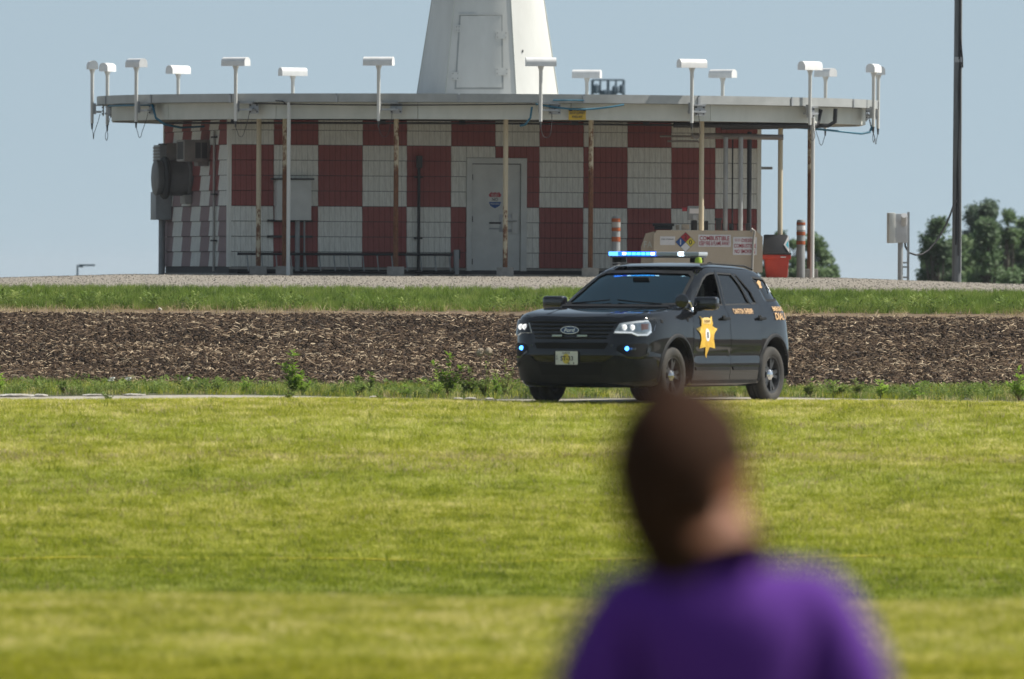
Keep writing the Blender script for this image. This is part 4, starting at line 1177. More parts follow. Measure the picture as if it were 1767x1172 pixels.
# ================================================================== bin, bollards, boxes
dB = D0 - 3.9
m_binr = mat('red_bin_plastic', (.50, .045, .022), .5, c2=(.40, .035, .02)); m_binb = mat('black_bin_plastic', (.022, .023, .025), .5)
zb = Tf(X(1340, dB), dB)
rb = empty('waste_bin', (X(1339, dB), dB, zb), 0, 'red waste bin with a tall black lid beside the fuel tank', 'bin')
hw0, hw1 = .19, .235
zt = Zp(1340, 441, dB) - zb
q = MB(); q.add([(-hw0, -.22, 0), (hw0, -.22, 0), (hw0, .22, 0), (-hw0, .22, 0), (-hw1, -.26, zt), (hw1, -.26, zt), (hw1, .26, zt), (-hw1, .26, zt)], [(3, 2, 1, 0), (4, 5, 6, 7), (0, 1, 5, 4), (1, 2, 6, 5), (2, 3, 7, 6), (3, 0, 4, 7)])
q.build('bin_body', m_binr, rb, bevel=.02)
q = MB(); q.box((0, 0, zt - .03), (.52, .56, .09)); q.build('bin_rim', m_binr, rb, bevel=.012)
z2 = Zp(1340, 405, dB) - zb
q = MB(); q.add([(-.25, -.28, zt + .015), (.26, -.28, zt + .015), (.26, .28, zt + .015), (-.25, .28, zt + .015), (-.23, -.10, z2), (.20, -.10, z2), (.20, .28, z2), (-.23, .28, z2)], [(3, 2, 1, 0), (4, 5, 6, 7), (0, 1, 5, 4), (1, 2, 6, 5), (2, 3, 7, 6), (3, 0, 4, 7)])
q.build('bin_lid', m_binb, rb, bevel=.02)
q = MB(); q.box((0, -.02, zt + .03), (.54, .58, .035)); q.build('lid_rim', m_binb, rb, bevel=.01)
m_cy = mat('sticker_cyan', (.10, .50, .62), .5)
lidz = lambda t: zt + .015 + (z2 - zt - .015) * t
q = MB(); q.add([(.13, -.28 + .18 * .5 - .012, lidz(.5)), (.235, -.28 + .18 * .08 - .012, lidz(.08)), (.215, -.28 + .18 * .95 - .012, lidz(.95))], [(0, 1, 2)]); stk = q.build('sticker', m_sw, rb)
q = MB(); q.add([(.165, -.28 + .18 * .5 - .016, lidz(.5)), (.222, -.28 + .18 * .3 - .016, lidz(.3)), (.212, -.28 + .18 * .72 - .016, lidz(.72))], [(0, 1, 2)]); q.build('sticker_print', m_cy, stk)
q = MB(); q.box((.12, -.30, zt - .03), (.1, .01, .02)); q.build('bin_badge', m_sw, rb)
m_or = mat('orange_band', (.36, .085, .02), .6); m_bol = mat('bollard_grey', (.27, .28, .28), .7, c2=(.20, .21, .21))
def bollard(px, dy, ytop, bands_, label):
    d = D0 + dy; x = X(px, d); z = Tf(x, d); h = Zp(px, ytop, d) - z
    root = empty('bollard', (x, d, z), 0, label, 'bollard', 'grey bollards with orange bands')
    q = MB(); q.lathe([(.078, 0), (.078, h - .03), (.06, h - .004), (.001, h)], None, 18); q.build('post_body', m_bol, root, 40)
    for y0, y1, m in bands_:
        z0_, z1_ = Zp(px, y1, d) - z, Zp(px, y0, d) - z
        q = MB(); q.lathe([(.0782, z0_), (.082, z0_), (.082, z1_), (.0782, z1_)], None, 18); q.build('reflective_band', m, root, 40)
    return root
bollard(1062, -6.2, 373, [(377, 383, m_or), (384, 392, m_acl), (393, 399, m_or), (409, 417, m_or)], 'grey bollard with orange and white bands behind the SUV roof lights')  # white band given a darker colour for the shade under the roof
bollard(1381, -3.0, 379, [(384, 388, m_or), (390, 397, m_sw), (400, 406, m_or), (416, 422, m_or)], 'grey bollard with orange bands standing clear between bin and drain pipe')
# electrical box on posts
dE = 262.0
xE = X(1551, dE); zE = Tf(xE, dE)
e = empty('junction_box', (xE, dE, zE), 0, 'light grey electrical junction box on two posts left of the utility pole', 'electrical box')
zc = Zp(1548, 394, dE) - zE
m_lg = mat('light_grey_enamel', (.50, .51, .52), .45)
q = MB(); q.box((.0, 0, zc), (.26, .22, .54), rz=.15); q.build('box_body', m_lg, e, bevel=.015)
q = MB(); q.box((-.155, -.04, zc + .005), (.12, .26, .56), rz=.15); q.build('box_door', m_door, e, bevel=.02)
q = MB(); q.lathe([(.055, 0), (.055, .25), (.001, .25)], Matrix.Translation((.08, -.09, zc + .08)) @ Matrix.Rotation(.9, 4, 'X'), 12); q.build('cable_hood', m_lg, e, 40)
q = MB(); q.tube([(.02, 0, -.02), (.02, 0, zc - .26)], .05, 10); q.build('thick_post', m_grey, e, 60)
q = MB(); q.box((.165, .03, (zc + .30) / 2), (.045, .045, zc + .30)); q.build('angle_post', m_grey, e)
for z_ in (.25, .33, .06): 
    q = MB(); q.box((.09, .0, z_), (.16, .03, .03)); q.build('tie_bar', m_grey, e)
# utility pole
dP = 263.0
xP = X(1650, dP); zP = Tf(xP, dP)
m_pole = mat('weathered_pole', (.17, .18, .19), .75, c2=(.11, .12, .125), scale=4, stretch=(6, 6, .5))
up = empty('utility_pole', (xP, dP, zP), 0, 'tall grey utility pole with black cables rising out of the picture at the right', 'utility pole')
q = MB(); H_ = 7.5; q.lathe([(.088, -.2), (.082, 2), (.066, 5.2), (.056, H_), (.001, H_ + .02)], None, 12); q.build('pole_shaft', m_pole, up, 40)
zcl = Zp(1655, 103, dP) - zP
q = MB(); q.box((.02, -.05, zcl), (.16, .08, .10)); q.build('cable_clamp', m_galv, up)
for k, (off, pts) in enumerate(((0, [(-.02, .7), (.0, 2.0), (.035, 2.9), (.02, 3.6), (.045, 4.3), (.02, zcl), (.03, zcl + 1), (.0, H_)]), (1, [(.03, .5), (.035, 1.4), (.015, 2.5), (.05, 3.2), (.05, 4.0), (.09, zcl - .15), (.085, zcl), (.05, zcl + .4), (.02, H_ - .3)]))):
    q = MB(); q.tube([(a, -.095 + .004 * z_, z_) for a, z_ in pts], .016, 6); q.build('cable', m_black, up, 60)
q = MB(); q.tube([(.075, -.06, .2), (.06, -.05, H_)], .014, 6); q.build('conduit', m_grey, up, 60)
# hanging cable
q = MB(); pp = [(1560, 398), (1561, 412), (1562, 425), (1568, 436), (1580, 440), (1591, 439), (1602, 432), (1614, 418), (1624, 404), (1633, 387), (1640, 370), (1645, 356), (1650, 346)]
q.tube([P(a, b_, 262.0 + (a - 1560) / 90 * .85) for a, b_ in pp], .018, 8); tag(q.build('hanging_cable', m_black, smooth=60), 'black cable looping down from the utility pole to the junction box', 'cable')
# far lattice aerial beyond the roof
dF = 420
m_lat = mat('hazy_steel', (.12, .17, .22), .7)  # blue of distant haze put into the steel colour
fx, fz = X(1047, dF), Tf(0, dF)
la = empty('lattice_antenna', (fx, dF, fz), 0, 'blurred dark lattice frame far behind the roof right of the cone tower', 'antenna')
zt_, zb_ = Zp(1047, 138, dF) - fz, Zp(1047, 167, dF) - fz
w_ = 27 / F * dF
q = MB(); q.tube([(-w_, 0, zt_), (w_, 0, zt_)], .03, 5); q.tube([(-w_, 0, zb_), (w_, 0, zb_)], .03, 5)
for k in range(5): q.tube([(-w_ + k * w_ / 2, 0, zb_), (-w_ + k * w_ / 2, 0, zt_)], .03 if k % 2 else .045, 5)
q.build('frame', m_lat, la)
for a, b_, c_ in ((-.75, .55, .11), (-.2, .3, .13), (.05, .3, .13), (.45, .5, .10), (.9, .55, .10), (.25, .25, .08)):
    q = MB(); q.lathe([(.001, -.25 * b_), (c_, -.2 * b_), (c_ * .9, .2 * b_), (.001, .3 * b_)], Matrix.Translation((a * w_, 0, zb_ + (zt_ - zb_) * b_ * .8)), 8); q.build('dipole', m_lat, la, 40)
q = MB(); q.tube([(-.5, 0, 0), (-.35, 0, zb_)], .06, 6); q.tube([(.5, 0, 0), (.35, 0, zb_)], .06, 6)
for k in range(6): q.tube([(-.5 + .02 * k, 0, zb_ * k / 6), (.45 - .02 * k, 0, zb_ * (k + 1) / 6)], .03, 5)
q.build('mast', m_lat, la)
# small far post at the left
dG = 400; gx_, gz_ = X(133, dG), Tf(X(133, dG), dG)
fp_ = empty('far_lamp', (gx_, dG, gz_), 0, 'tiny dark post with a short arm far off at the left', 'lamp post')
zh = Zp(133, 457, dG) - gz_
q = MB(); q.tube([(0, 0, -.1), (0, 0, zh)], .028, 6); q.build('post', m_lat, fp_, 60)
q = MB(); q.box((.27, 0, zh - .01), (.46, .06, .05)); q.box((.1, 0, zh - .03), (.12, .1, .09)); q.build('arm', m_lat, fp_, bevel=.01)

# ================================================================== police SUV
def build_suv():
    TH = R(26)
    d0 = 176.0
    ox = X(1136, d0)
    gz = Tf(ox, d0) + 0.0
    root = empty('police_suv', (ox, d0, 0), math.atan2(-math.cos(TH), -math.sin(TH)),
                 'black sheriff SUV with gold star on its door and blue roof lights lit', 'police car')
    # ---- paints
    paint, n, b = new_mat('car_paint')
    co = coords(n)
    f = noise_node(n, co, 2.2, 6, .7)
    n.links.new(ramp(n, f, [(.35, (.004, .005, .007)), (.7, (.009, .009, .010))]), b.inputs['Base Color'])
    b.inputs['Roughness'].default_value = .3
    b.inputs['Specular IOR Level'].default_value = .0
    b.inputs['Coat Weight'].default_value = 1.0
    n.links.new(ramp(n, noise_node(n, co, 5, 5, .7), [(.3, (.015,) * 3), (.75, (.08,) * 3)]), b.inputs['Coat Roughness'])
    plastic = mat('black_plastic', (.010, .011, .012), .6, c2=(.018, .018, .019), scale=8, spec=.25)
    gloss = mat('gloss_black', (.01, .01, .012), .15, coat=.6)
    seamm = mat('seam_black', (.004, .004, .004), .9)
    chrome = mat('chrome', (.75, .76, .78), .12, 1.0, c2=(.6, .6, .62))
    rubber = mat('tyre_rubber', (.022, .021, .02), .8, c2=(.05, .045, .038), scale=6, bump_s=.2)
    rimm = mat('dark_steel', (.035, .037, .042), .42, .4, c2=(.06, .06, .062), scale=12)
    winglass = glass('tinted_glass', (.72, .72, .66), .02, 1.5)
    wsglass = glass('windscreen_glass', (.66, .82, .80), .02, 1.9, (.62, .9, 1.0))
    privacy = glass('privacy_glass', (.07, .08, .085), .03, 1.55)
    inter = mat('interior_grey', (.075, .08, .08), .8)
    gold = mat('gold_vinyl', (.80, .52, .06), .4, c2=(.62, .34, .03), scale=14)
    goldl = mat('pale_gold_vinyl', (.78, .56, .20), .4, c2=(.7, .48, .16), scale=14)
    tan = mat('tan_vinyl', (.62, .38, .17), .5, c2=(.55, .33, .15))
    white = mat('white_vinyl', (.78, .78, .78), .5)
    # ---- body surface from stacked outlines
    tab = [  # xf cxf cxr xr wA wB nf nr zF zA zB zR
        (1, 0.5, -0.5, -1, 0.1, 0.1, 2.5, 2.5, 0.205, 0.215, 0.215, 0.235),
        (2.15, 1.5, -1.38, -2.13, 0.76, 0.76, 3.2, 3.2, 0.205, 0.215, 0.215, 0.27),
        (2.34, 1.5, -1.38, -2.19, 0.86, 0.85, 3.2, 3.2, 0.205, 0.22, 0.22, 0.3),
        (2.43, 1.5, -1.38, -2.27, 0.925, 0.91, 3.2, 3.2, 0.26, 0.27, 0.27, 0.36),
        (2.49, 1.5, -1.38, -2.32, 0.955, 0.94, 3.2, 3, 0.42, 0.42, 0.42, 0.46),
        (2.52, 1.5, -1.38, -2.34, 0.965, 0.95, 3.3, 3, 0.55, 0.53, 0.53, 0.6),
        (2.52, 1.5, -1.38, -2.33, 0.965, 0.95, 3.3, 3, 0.66, 0.63, 0.63, 0.72),
        (2.5, 1.5, -1.38, -2.29, 0.97, 0.95, 3.3, 2.9, 0.8, 0.8, 0.8, 0.86),
        (2.475, 1.5, -1.38, -2.25, 0.965, 0.945, 3.3, 2.9, 0.92, 0.93, 0.94, 0.97),
        (2.45, 1.5, -1.38, -2.22, 0.955, 0.93, 3.3, 2.9, 1.01, 1.02, 1.05, 1.07),
        (2.4, 1.48, -1.38, -2.19, 0.93, 0.91, 3.4, 2.9, 1.065, 1.085, 1.12, 1.14),
        (2.25, 1.42, -1.38, -2.16, 0.905, 0.89, 3.5, 2.9, 1.105, 1.125, 1.165, 1.19),
        (1.9, 1.3, -1.38, -2.14, 0.885, 0.875, 3.6, 2.9, 1.14, 1.155, 1.19, 1.22),
        (1.5, 1.1, -1.38, -2.12, 0.87, 0.865, 3.8, 2.9, 1.165, 1.18, 1.21, 1.24),
        (1.22, 0.85, -1.38, -2.1, 0.86, 0.855, 4, 3, 1.175, 1.2, 1.23, 1.26),
        (1.1, 0.72, -1.38, -2.08, 0.845, 0.84, 4.2, 3, 1.22, 1.23, 1.25, 1.28),
        (0.76, 0.42, -1.3, -1.95, 0.79, 0.785, 4.2, 3, 1.4, 1.4, 1.41, 1.42),
        (0.44, 0.1, -1.25, -1.86, 0.73, 0.715, 4.2, 3, 1.56, 1.56, 1.55, 1.54),
        (0.3, -0.05, -1.2, -1.8, 0.69, 0.67, 4, 3, 1.625, 1.635, 1.615, 1.59),
        (0.2, -0.12, -1.15, -1.74, 0.64, 0.62, 3.6, 3, 1.665, 1.68, 1.66, 1.62),
        (0.05, -0.2, -1.1, -1.62, 0.52, 0.5, 3.2, 3, 1.7, 1.715, 1.695, 1.655),
        (-0.3, -0.4, -0.9, -1.3, 0.22, 0.22, 3, 3, 1.727, 1.732, 1.715, 1.69),
        (-0.5, -0.52, -0.68, -0.8, 0.04, 0.04, 2.5, 2.5, 1.733, 1.735, 1.728, 1.72)]
    tab = np.array(tab)
    nl = len(tab)
    ts = np.linspace(0, nl - 1, (nl - 1) * 4 + 1)
    i0 = np.clip(ts.astype(int), 0, nl - 2); fr = (ts - i0)[:, None]
    p0, p1, p2, p3 = tab[np.maximum(i0 - 1, 0)], tab[i0], tab[i0 + 1], tab[np.minimum(i0 + 2, nl - 1)]
    rows = p1 + .5 * fr * (p2 - p0 + fr * (2 * p0 - 5 * p1 + 4 * p2 - p3 + fr * (3 * (p1 - p2) + p3 - p0)))
    NF, NS, NR = 26, 26, 16
    V = []
    for q in rows:
        xf, cxf, cxr, xr, wA, wB, nf, nr, zF, zA, zB, zR = q
        h = []
        for k in range(NF):
            ph = (k / NF) * PI / 2
            cc, ss = max(math.cos(ph), 0) ** (2 / nf), math.sin(ph) ** (2 / nf)
            h.append((cxf + (xf - cxf) * cc, wA * ss, zA + (zF - zA) * cc))
        for k in range(NS):
            t = k / NS
            bow = .012 * math.sin(t * PI)
            h.append((cxf + (cxr - cxf) * t, wA + (wB - wA) * t + bow, zA + (zB - zA) * t))
        for k in range(NR + 1):
            ph = PI / 2 * (1 - k / NR)
            cc, ss = max(math.cos(ph), 0) ** (2 / nr), max(math.sin(ph), 0) ** (2 / nr)
            h.append((cxr + (xr - cxr) * cc, wB * ss, zB + (zR - zB) * cc))
        full = h + [(a, -b_, c) for a, b_, c in reversed(h[1:-1])]
        V.append(full)
    M_ = len(V[0])
    V = np.array(V)
    # body crease: tuck the lower door in, shoulder line
    flat = V.reshape(-1, 3)
    inside = (np.abs(flat[:, 1]) > .8) & (flat[:, 0] < 1.0) & (flat[:, 0] > -1.0)
    def gauss(a, m, s): return np.exp(-((a - m) / s) ** 2)
    off = -.022 * gauss(flat[:, 2], .60, .055) * inside - .012 * gauss(flat[:, 2], .93, .03) * inside
    flat[:, 1] += np.sign(flat[:, 1]) * off
    verts = [tuple(p) for p in flat]
    faces = []
    L = len(V)
    for i in range(L - 1):
        for k in range(M_):
            k2 = (k + 1) % M_
            faces.append((i * M_ + k, i * M_ + k2, (i + 1) * M_ + k2, (i + 1) * M_ + k))
    faces.append(tuple(reversed(range(M_))))
    faces.append(tuple((L - 1) * M_ + k for k in range(M_)))
    bvh = BVHTree.FromPolygons(verts, faces)
    outer = bpy.data.meshes.new('outer')
    outer.from_pydata(verts, [], faces)
    bm = bmesh.new(); bm.from_mesh(outer)
    bmesh.ops.recalc_face_normals(bm, faces=bm.faces)
    bm.normal_update()
    # ---- cutters
    WX = (1.48, -1.385); WR = .352; WT = .805
    def hole(poly, axis, keep):
        """cut the outline into the surface and delete what lies inside; axis 0: looking along x (y, z), 1: along y (x, z)"""
        ia, ib = ((1, 2) if axis == 0 else (0, 2))
        lo = (min(p[0] for p in poly) - .01, min(p[1] for p in poly) - .01); hi = (max(p[0] for p in poly) + .01, max(p[1] for p in poly) + .01)
        def near(f):
            us = [v.co[ia] for v in f.verts]; ws = [v.co[ib] for v in f.verts]
            return keep(f.calc_center_median()) and max(us) > lo[0] and min(us) < hi[0] and max(ws) > lo[1] and min(ws) < hi[1]
        for i in range(len(poly)):
            p, q = poly[i], poly[(i + 1) % len(poly)]
            co_ = Vector((0, 0, 0)); co_[ia], co_[ib] = p
            no = Vector((0, 0, 0)); no[ia], no[ib] = q[1] - p[1], -(q[0] - p[0])
            fs = [f for f in bm.faces if near(f)]
            geom = list({v for f in fs for v in f.verts}) + list({e for f in fs for e in f.edges}) + fs
            bmesh.ops.bisect_plane(bm, geom=geom, plane_co=co_, plane_no=no, dist=1e-5)
        def inp(f):
            c = f.calc_center_median(); return inpoly((c[ia], c[ib]), poly)
        bmesh.ops.delete(bm, geom=[f for f in bm.faces if near(f) and inp(f)], context='FACES')
    def inpoly(p, poly):
        c = False; n_ = len(poly)
        for i in range(n_):
            a, b_ = poly[i], poly[i - 1]
            if (a[1] > p[1]) != (b_[1] > p[1]) and p[0] < (b_[0] - a[0]) * (p[1] - a[1]) / (b_[1] - a[1]) + a[0]:
                c = not c
        return c
    def prism_y(poly, y0, y1): hole(poly, 1, lambda c: y0 < c.y < y1)
    def prism_x(poly, x0, x1): hole(poly, 0, lambda c: x0 < c.x < x1)
    w_front = [(.80, 1.225), (.56, 1.385), (.30, 1.53), (.16, 1.585), (.04, 1.605), (-.10, 1.61), (.0, 1.215)]
    w_rear = [(-.09, 1.215), (-.18, 1.61), (-.58, 1.60), (-.70, 1.46), (-.82, 1.225)]
    w_vent = [(-.86, 1.23), (-.75, 1.46), (-.64, 1.59), (-.72, 1.585), (-.96, 1.38), (-1.03, 1.24)]
    w_quart = [(-1.36, 1.275), (-1.28, 1.42), (-1.18, 1.56), (-1.60, 1.535), (-1.76, 1.42), (-1.86, 1.30), (-1.6, 1.275)]
    sidew = [w_front, w_rear, w_vent, w_quart]
    for w in sidew:
        prism_y(w, .4, 1.2); prism_y(w, -1.2, -.4)
    w_wind = [(-.76, 1.225), (-.64, 1.57), (-.56, 1.615), (0, 1.625), (.56, 1.615), (.64, 1.57), (.76, 1.225), (.4, 1.205), (0, 1.20), (-.4, 1.205)]
    prism_x(w_wind, .16, 1.3)
    w_back = [(-.66, 1.29), (-.56, 1.52), (.56, 1.52), (.66, 1.29)]
    prism_x(w_back, -2.3, -1.6)
    for wx in WX:
        c = [(wx + .435 * math.cos(a), .385 + .435 * math.sin(a)) for a in [2 * PI * k / 40 for k in range(40)]]
        prism_y(c, .5, 1.2); prism_y(c, -1.2, -.5)
    me = bpy.data.meshes.new('body'); bm.to_mesh(me); bm.free()
    bpy.data.meshes.remove(outer)
    body = link('body', me, [paint, seamm], root)
    md = body.modifiers.new('thick', 'SOLIDIFY'); md.thickness = .02; md.offset = -1
    me.shade_smooth(); me.set_sharp_from_angle(angle=R(32))

    # ---- projected panels
    AX = {'L': (Vector((0, 3, 0)), Vector((0, -1, 0)), lambda a, c: Vector((a, 0, c))),
          'R': (Vector((0, -3, 0)), Vector((0, 1, 0)), lambda a, c: Vector((a, 0, c))),
          'F': (Vector((5, 0, 0)), Vector((-1, 0, 0)), lambda a, c: Vector((0, a, c))),
          'B': (Vector((-5, 0, 0)), Vector((1, 0, 0)), lambda a, c: Vector((0, a, c))),
          'T': (Vector((0, 0, 4)), Vector((0, 0, -1)), lambda a, c: Vector((a, c, 0)))}
    def proj(a, c, side, off=0.0):
        o, dr, fn = AX[side]
        hit = bvh.ray_cast(fn(a, c) + o, dr)
        if hit[0] is None: return None
        nn = hit[1]
        if nn.dot(dr) > 0: nn = -nn
        return hit[0] + nn * off
    def inpoly(p, poly):
        c = False; n_ = len(poly)
        for i in range(n_):
            a, b_ = poly[i], poly[i - 1]
            if (a[1] > p[1]) != (b_[1] > p[1]) and p[0] < (b_[0] - a[0]) * (p[1] - a[1]) / (b_[1] - a[1]) + a[0]:
                c = not c
        return c
    def patch(name, poly, side, m, off=.003, th=.006, sp=.06, holes=(), parent=None):
        pts, edges = [], []
        for pl in [poly, *holes]:
            s = len(pts); q = []
            for i in range(len(pl)):
                a, b_ = Vector(pl[i]), Vector(pl[(i + 1) % len(pl)])
                kk = max(1, int((b_ - a).length / sp))
                q += [a.lerp(b_, t / kk) for t in range(kk)]
            pts += q
            edges += [(s + i, s + (i + 1) % len(q)) for i in range(len(q))]
        nb = len(pts)
        xs = [p[0] for p in poly]; ys = [p[1] for p in poly]
        gx = min(xs) + sp / 2
        while gx < max(xs):
            gy = min(ys) + sp / 2
            while gy < max(ys):
                if inpoly((gx, gy), poly) and not any(inpoly((gx, gy), h_) for h_ in holes):
                    if min((Vector((gx, gy)) - p).length for p in pts[:nb]) > sp * .4:
                        pts.append(Vector((gx, gy)))
                gy += sp
            gx += sp
        v2, e2, f2, *_ = delaunay_2d_cdt(pts, edges, [], 0, 1e-5)
        tris = []
        for t in f2:
            c = sum((v2[i] for i in t), Vector((0, 0))) / len(t)
            if inpoly(c, poly) and not any(inpoly(c, h_) for h_ in holes): tris.append(tuple(t))
        top, bot, ok = [], [], []
        for p in v2:
            a = proj(p[0], p[1], side, off); b_ = proj(p[0], p[1], side, off - th)
            ok.append(a is not None)
            top.append(a or Vector((0, 0, 1))); bot.append(b_ or Vector((0, 0, 1)))
        tris = [t for t in tris if all(ok[i] for i in t)]
        N_ = len(top)
        ff = list(tris) + [tuple(i + N_ for i in reversed(t)) for t in tris]
        cnt = {}
        for t in tris:
            for i in range(3):
                e = (t[i], t[(i + 1) % 3]); cnt[e] = 1
        for (a, b_) in list(cnt):
            if (b_, a) not in cnt: ff.append((b_, a, a + N_, b_ + N_))
        used = sorted({i for f_ in ff for i in f_}); mp = {u: i for i, u in enumerate(used)}
        allv = top + bot
        mb = MB(); mb.add([allv[u] for u in used], [tuple(mp[i] for i in f_) for f_ in ff])
        return mb.build(name, m, parent or root, 30)
    def strip(path, side, w, off=.002, mb=None):
        """thin ribbon along a 2-D path"""
        mb = mb or MB()
        pts = []
        for i in range(len(path) - 1):
            a, b_ = Vector(path[i]), Vector(path[i + 1]); kk = max(1, int((b_ - a).length / .05))
            pts += [a.lerp(b_, t / kk) for t in range(kk)]
        pts.append(Vector(path[-1]))
        vv = []
        for i, p in enumerate(pts):
            t = (pts[min(i + 1, len(pts) - 1)] - pts[max(0, i - 1)]).normalized(); nn = Vector((-t[1], t[0]))
            for s in (-1, 1):
                q = p + nn * s * w / 2
                h = proj(q[0], q[1], side, off)
                if h is None: h = vv[-2] if len(vv) > 1 else Vector((0, 0, 1))
                vv.append(h)
        ff = [(2 * i, 2 * i + 1, 2 * i + 3, 2 * i + 2) for i in range(len(pts) - 1)]
        mb.add(vv, ff)
        return mb
    def text_on(name, txt, a, c, side, h=None, w=None, m=None, parent=None, off=.008, bold=.01, flip=False, shear=0):
        v2, ff = text2d(txt, h, w, bold, shear)
        sgn = -1 if side in ('L', 'B') else 1
        vv = [proj(a + sgn * p[0], c + p[1], side, off) or Vector((0, 0, 1)) for p in v2]
        mb = MB(); mb.add(vv, ff)
        return mb.build(name, m, parent or root)
    # windows (driver's front window is wound down)
    def off_poly(poly, g):
        cx = sum(p[0] for p in poly) / len(poly); cy = sum(p[1] for p in poly) / len(poly)
        return [(p[0] + g * (1 if p[0] > cx else -1) * min(1, abs(p[0] - cx) * 8), p[1] + g * (1 if p[1] > cy else -1)) for p in poly]
    for side in ('L', 'R'):
        for i, w in enumerate(sidew):
            if i == 0 and side == 'L': continue
            o = patch('window', off_poly(w, .012), side, winglass if i < 2 else privacy, -.012, .004, .12)
            if i == 3: o['label'] = 'rear quarter window with stickers' if side == 'L' else 'far rear quarter window'
    patch('windscreen', off_poly(w_wind, .012), 'F', wsglass, -.010, .005, .10)
    patch('rear_window', off_poly(w_back, .01), 'B', privacy, -.010, .005, .12)
    # window surrounds: rubber frames, one for each opening
    for side in ('L', 'R'):
        for w in sidew:
            strip(w + [w[0]], side, .026, .003).build('window_seal', plastic, root)
    strip(w_wind + [w_wind[0]], 'F', .035, .003).build('windscreen_seal', plastic, root)
    # doors
    d_front = [(1.00, .30), (1.045, .62), (1.02, .95), (.98, 1.185), (.86, 1.245), (.60, 1.43), (.32, 1.585), (.16, 1.63), (-.13, 1.645), (-.03, 1.18), (-.05, .30)]
    d_rear = [(-.062, .30), (-.042, 1.18), (-.142, 1.645), (-.62, 1.635), (-.80, 1.57), (-1.05, 1.37), (-1.11, 1.21), (-1.10, 1.00), (-.98, .84), (-.93, .62), (-.90, .30)]
    for side in ('L', 'R'):
        for nm_, dp, hl in (('front_door', d_front, [w_front]), ('rear_door', d_rear, [w_rear, w_vent])):
            grow = .004
            hh = [[(p[0] + (-.0), p[1]) for p in off_poly(h_, .008)] for h_ in hl]
            dr = patch(nm_, dp, side, paint, .005, .012, .07, hh)
            # sculpted waist line and lower moulding
            xs_ = (.98, .0) if nm_ == 'front_door' else (-.10, -.86)
            patch('trim', [(xs_[0] - .03, .415), (xs_[0], .455), (xs_[1], .455), (xs_[1] + .0, .415)], side, plastic, .018, .014, .1, parent=dr)
            hx = .12 if nm_ == 'front_door' else -.96
            hb = MB()
            sg = 1 if side == 'L' else -1
            hc = proj(hx, 1.045, side, 0)
            hb.lathe([(.001, .008), (.045, .008), (.05, .002)], Matrix.Translation(hc) @ Matrix.Rotation(-sg * PI / 2, 4, 'X'), 16)
            hb.build('handle_cup', seamm, dr, 40)
            g = MB(); g.box(hc + Vector((0, sg * .035, .005)), (.20, .022, .034)); g.box(hc + Vector((.085, sg * .018, .005)), (.02, .036, .03)); g.box(hc + Vector((-.085, sg * .018, .005)), (.02, .036, .03))
            g.build('handle', plastic, dr, bevel=.008)
    # lower sill
    for side in ('L', 'R'):
        patch('sill', [(1.0, .255), (1.0, .293), (-.90, .293), (-.90, .255)], side, plastic, .006, .01, .1)
    # hood and seams
    hoodp = [(2.36, -.60), (2.40, -.3), (2.42, 0), (2.40, .3), (2.36, .60), (2.22, .74), (1.8, .80), (1.3, .80), (1.27, .4), (1.25, 0), (1.27, -.4), (1.3, -.80), (1.8, -.80), (2.22, -.74)]
    patch('hood', hoodp, 'T', paint, .007, .012, .07)
    for s_ in (-1, 1):   # raised hood creases
        strip([(2.30, s_ * .40), (1.8, s_ * .50), (1.32, s_ * .58)], 'T', .05, .012).build('hood_crease', paint, root, 60)
    wb = MB(); wb.add([Vector((1.26, -.78, 1.165)), Vector((1.26, .78, 1.165)), Vector((1.14, .76, 1.215)), Vector((1.14, -.76, 1.215))], [(0, 1, 2, 3)])
    wb.box((1.20, 0, 1.18), (.09, 1.45, .03)); wb.build('cowl', plastic, root)
    for s_ in (-1, 1):
        wi = MB()
        q = [proj(.0 + y_, zz, 'F', .015) for y_, zz in ((s_ * .62 - .05, 1.215), (s_ * .3 - .1, 1.235), (s_ * .05 - .12, 1.26))]
        wi.tube([p for p in q if p], .009, 6); wi.build('wiper', seamm, root)
    # ---- front face
    gp = [(-.57, 1.02), (.57, 1.02), (.60, .98), (.56, .86), (.53, .755), (-.53, .755), (-.56, .86), (-.60, .98)]
    gr = patch('grille', gp, 'F', gloss, .004, .01, .08)
    for k, zz in enumerate((.995, .948, .90, .852, .805)):
        w = .585 - abs(zz - 1.0) * .55
        bar = MB()
        pts = [proj(y_, zz, 'F', .02) for y_ in np.linspace(-w, w, 13)]
        bar.tube(pts, .011, 6); bar.build('grille_bar', plastic, gr, 60)
    for s_ in (-1, 1):
        mk = MB(); c = proj(s_ * .17, .828, 'F', .035); mk.box(c, (.02, .13, .022)); mk.build('grille_light', mat('marker_lens', (.5, .6, .62), .2), gr, bevel=.004)
    # oval emblem
    em = MB(); c = proj(0, .895, 'F', .034); ME_ = Matrix.Translation(c) @ Matrix.Rotation(PI / 2, 4, 'Z') @ Matrix.Rotation(PI / 2, 4, 'X')
    em.prism(ellipse(0, 0, .125, .048, 28), ME_, .012); emb = em.build('emblem', chrome, root)
    em = MB(); em.prism(ellipse(0, 0, .115, .040, 28), ME_ @ Matrix.Translation((0, 0, .011)), .004)
    em.build('emblem_face', mat('emblem_blue', (.01, .04, .14), .25, coat=.5), emb)
    v2, ff = text2d('Ford', .045, .15, .015, .3)
    em = MB(); em.add([ME_ @ Vector((p[0], p[1], .0165)) for p in v2], ff); em.build('emblem_lettering', chrome, emb)
    # headlights
    lens = glass('lamp_lens', (.93, .95, .97), .02, 1.5)
    lampw = mat('lamp_housing', (.82, .83, .84), .25)
    lampd = mat('lamp_dark', (.10, .11, .12), .25, .5)
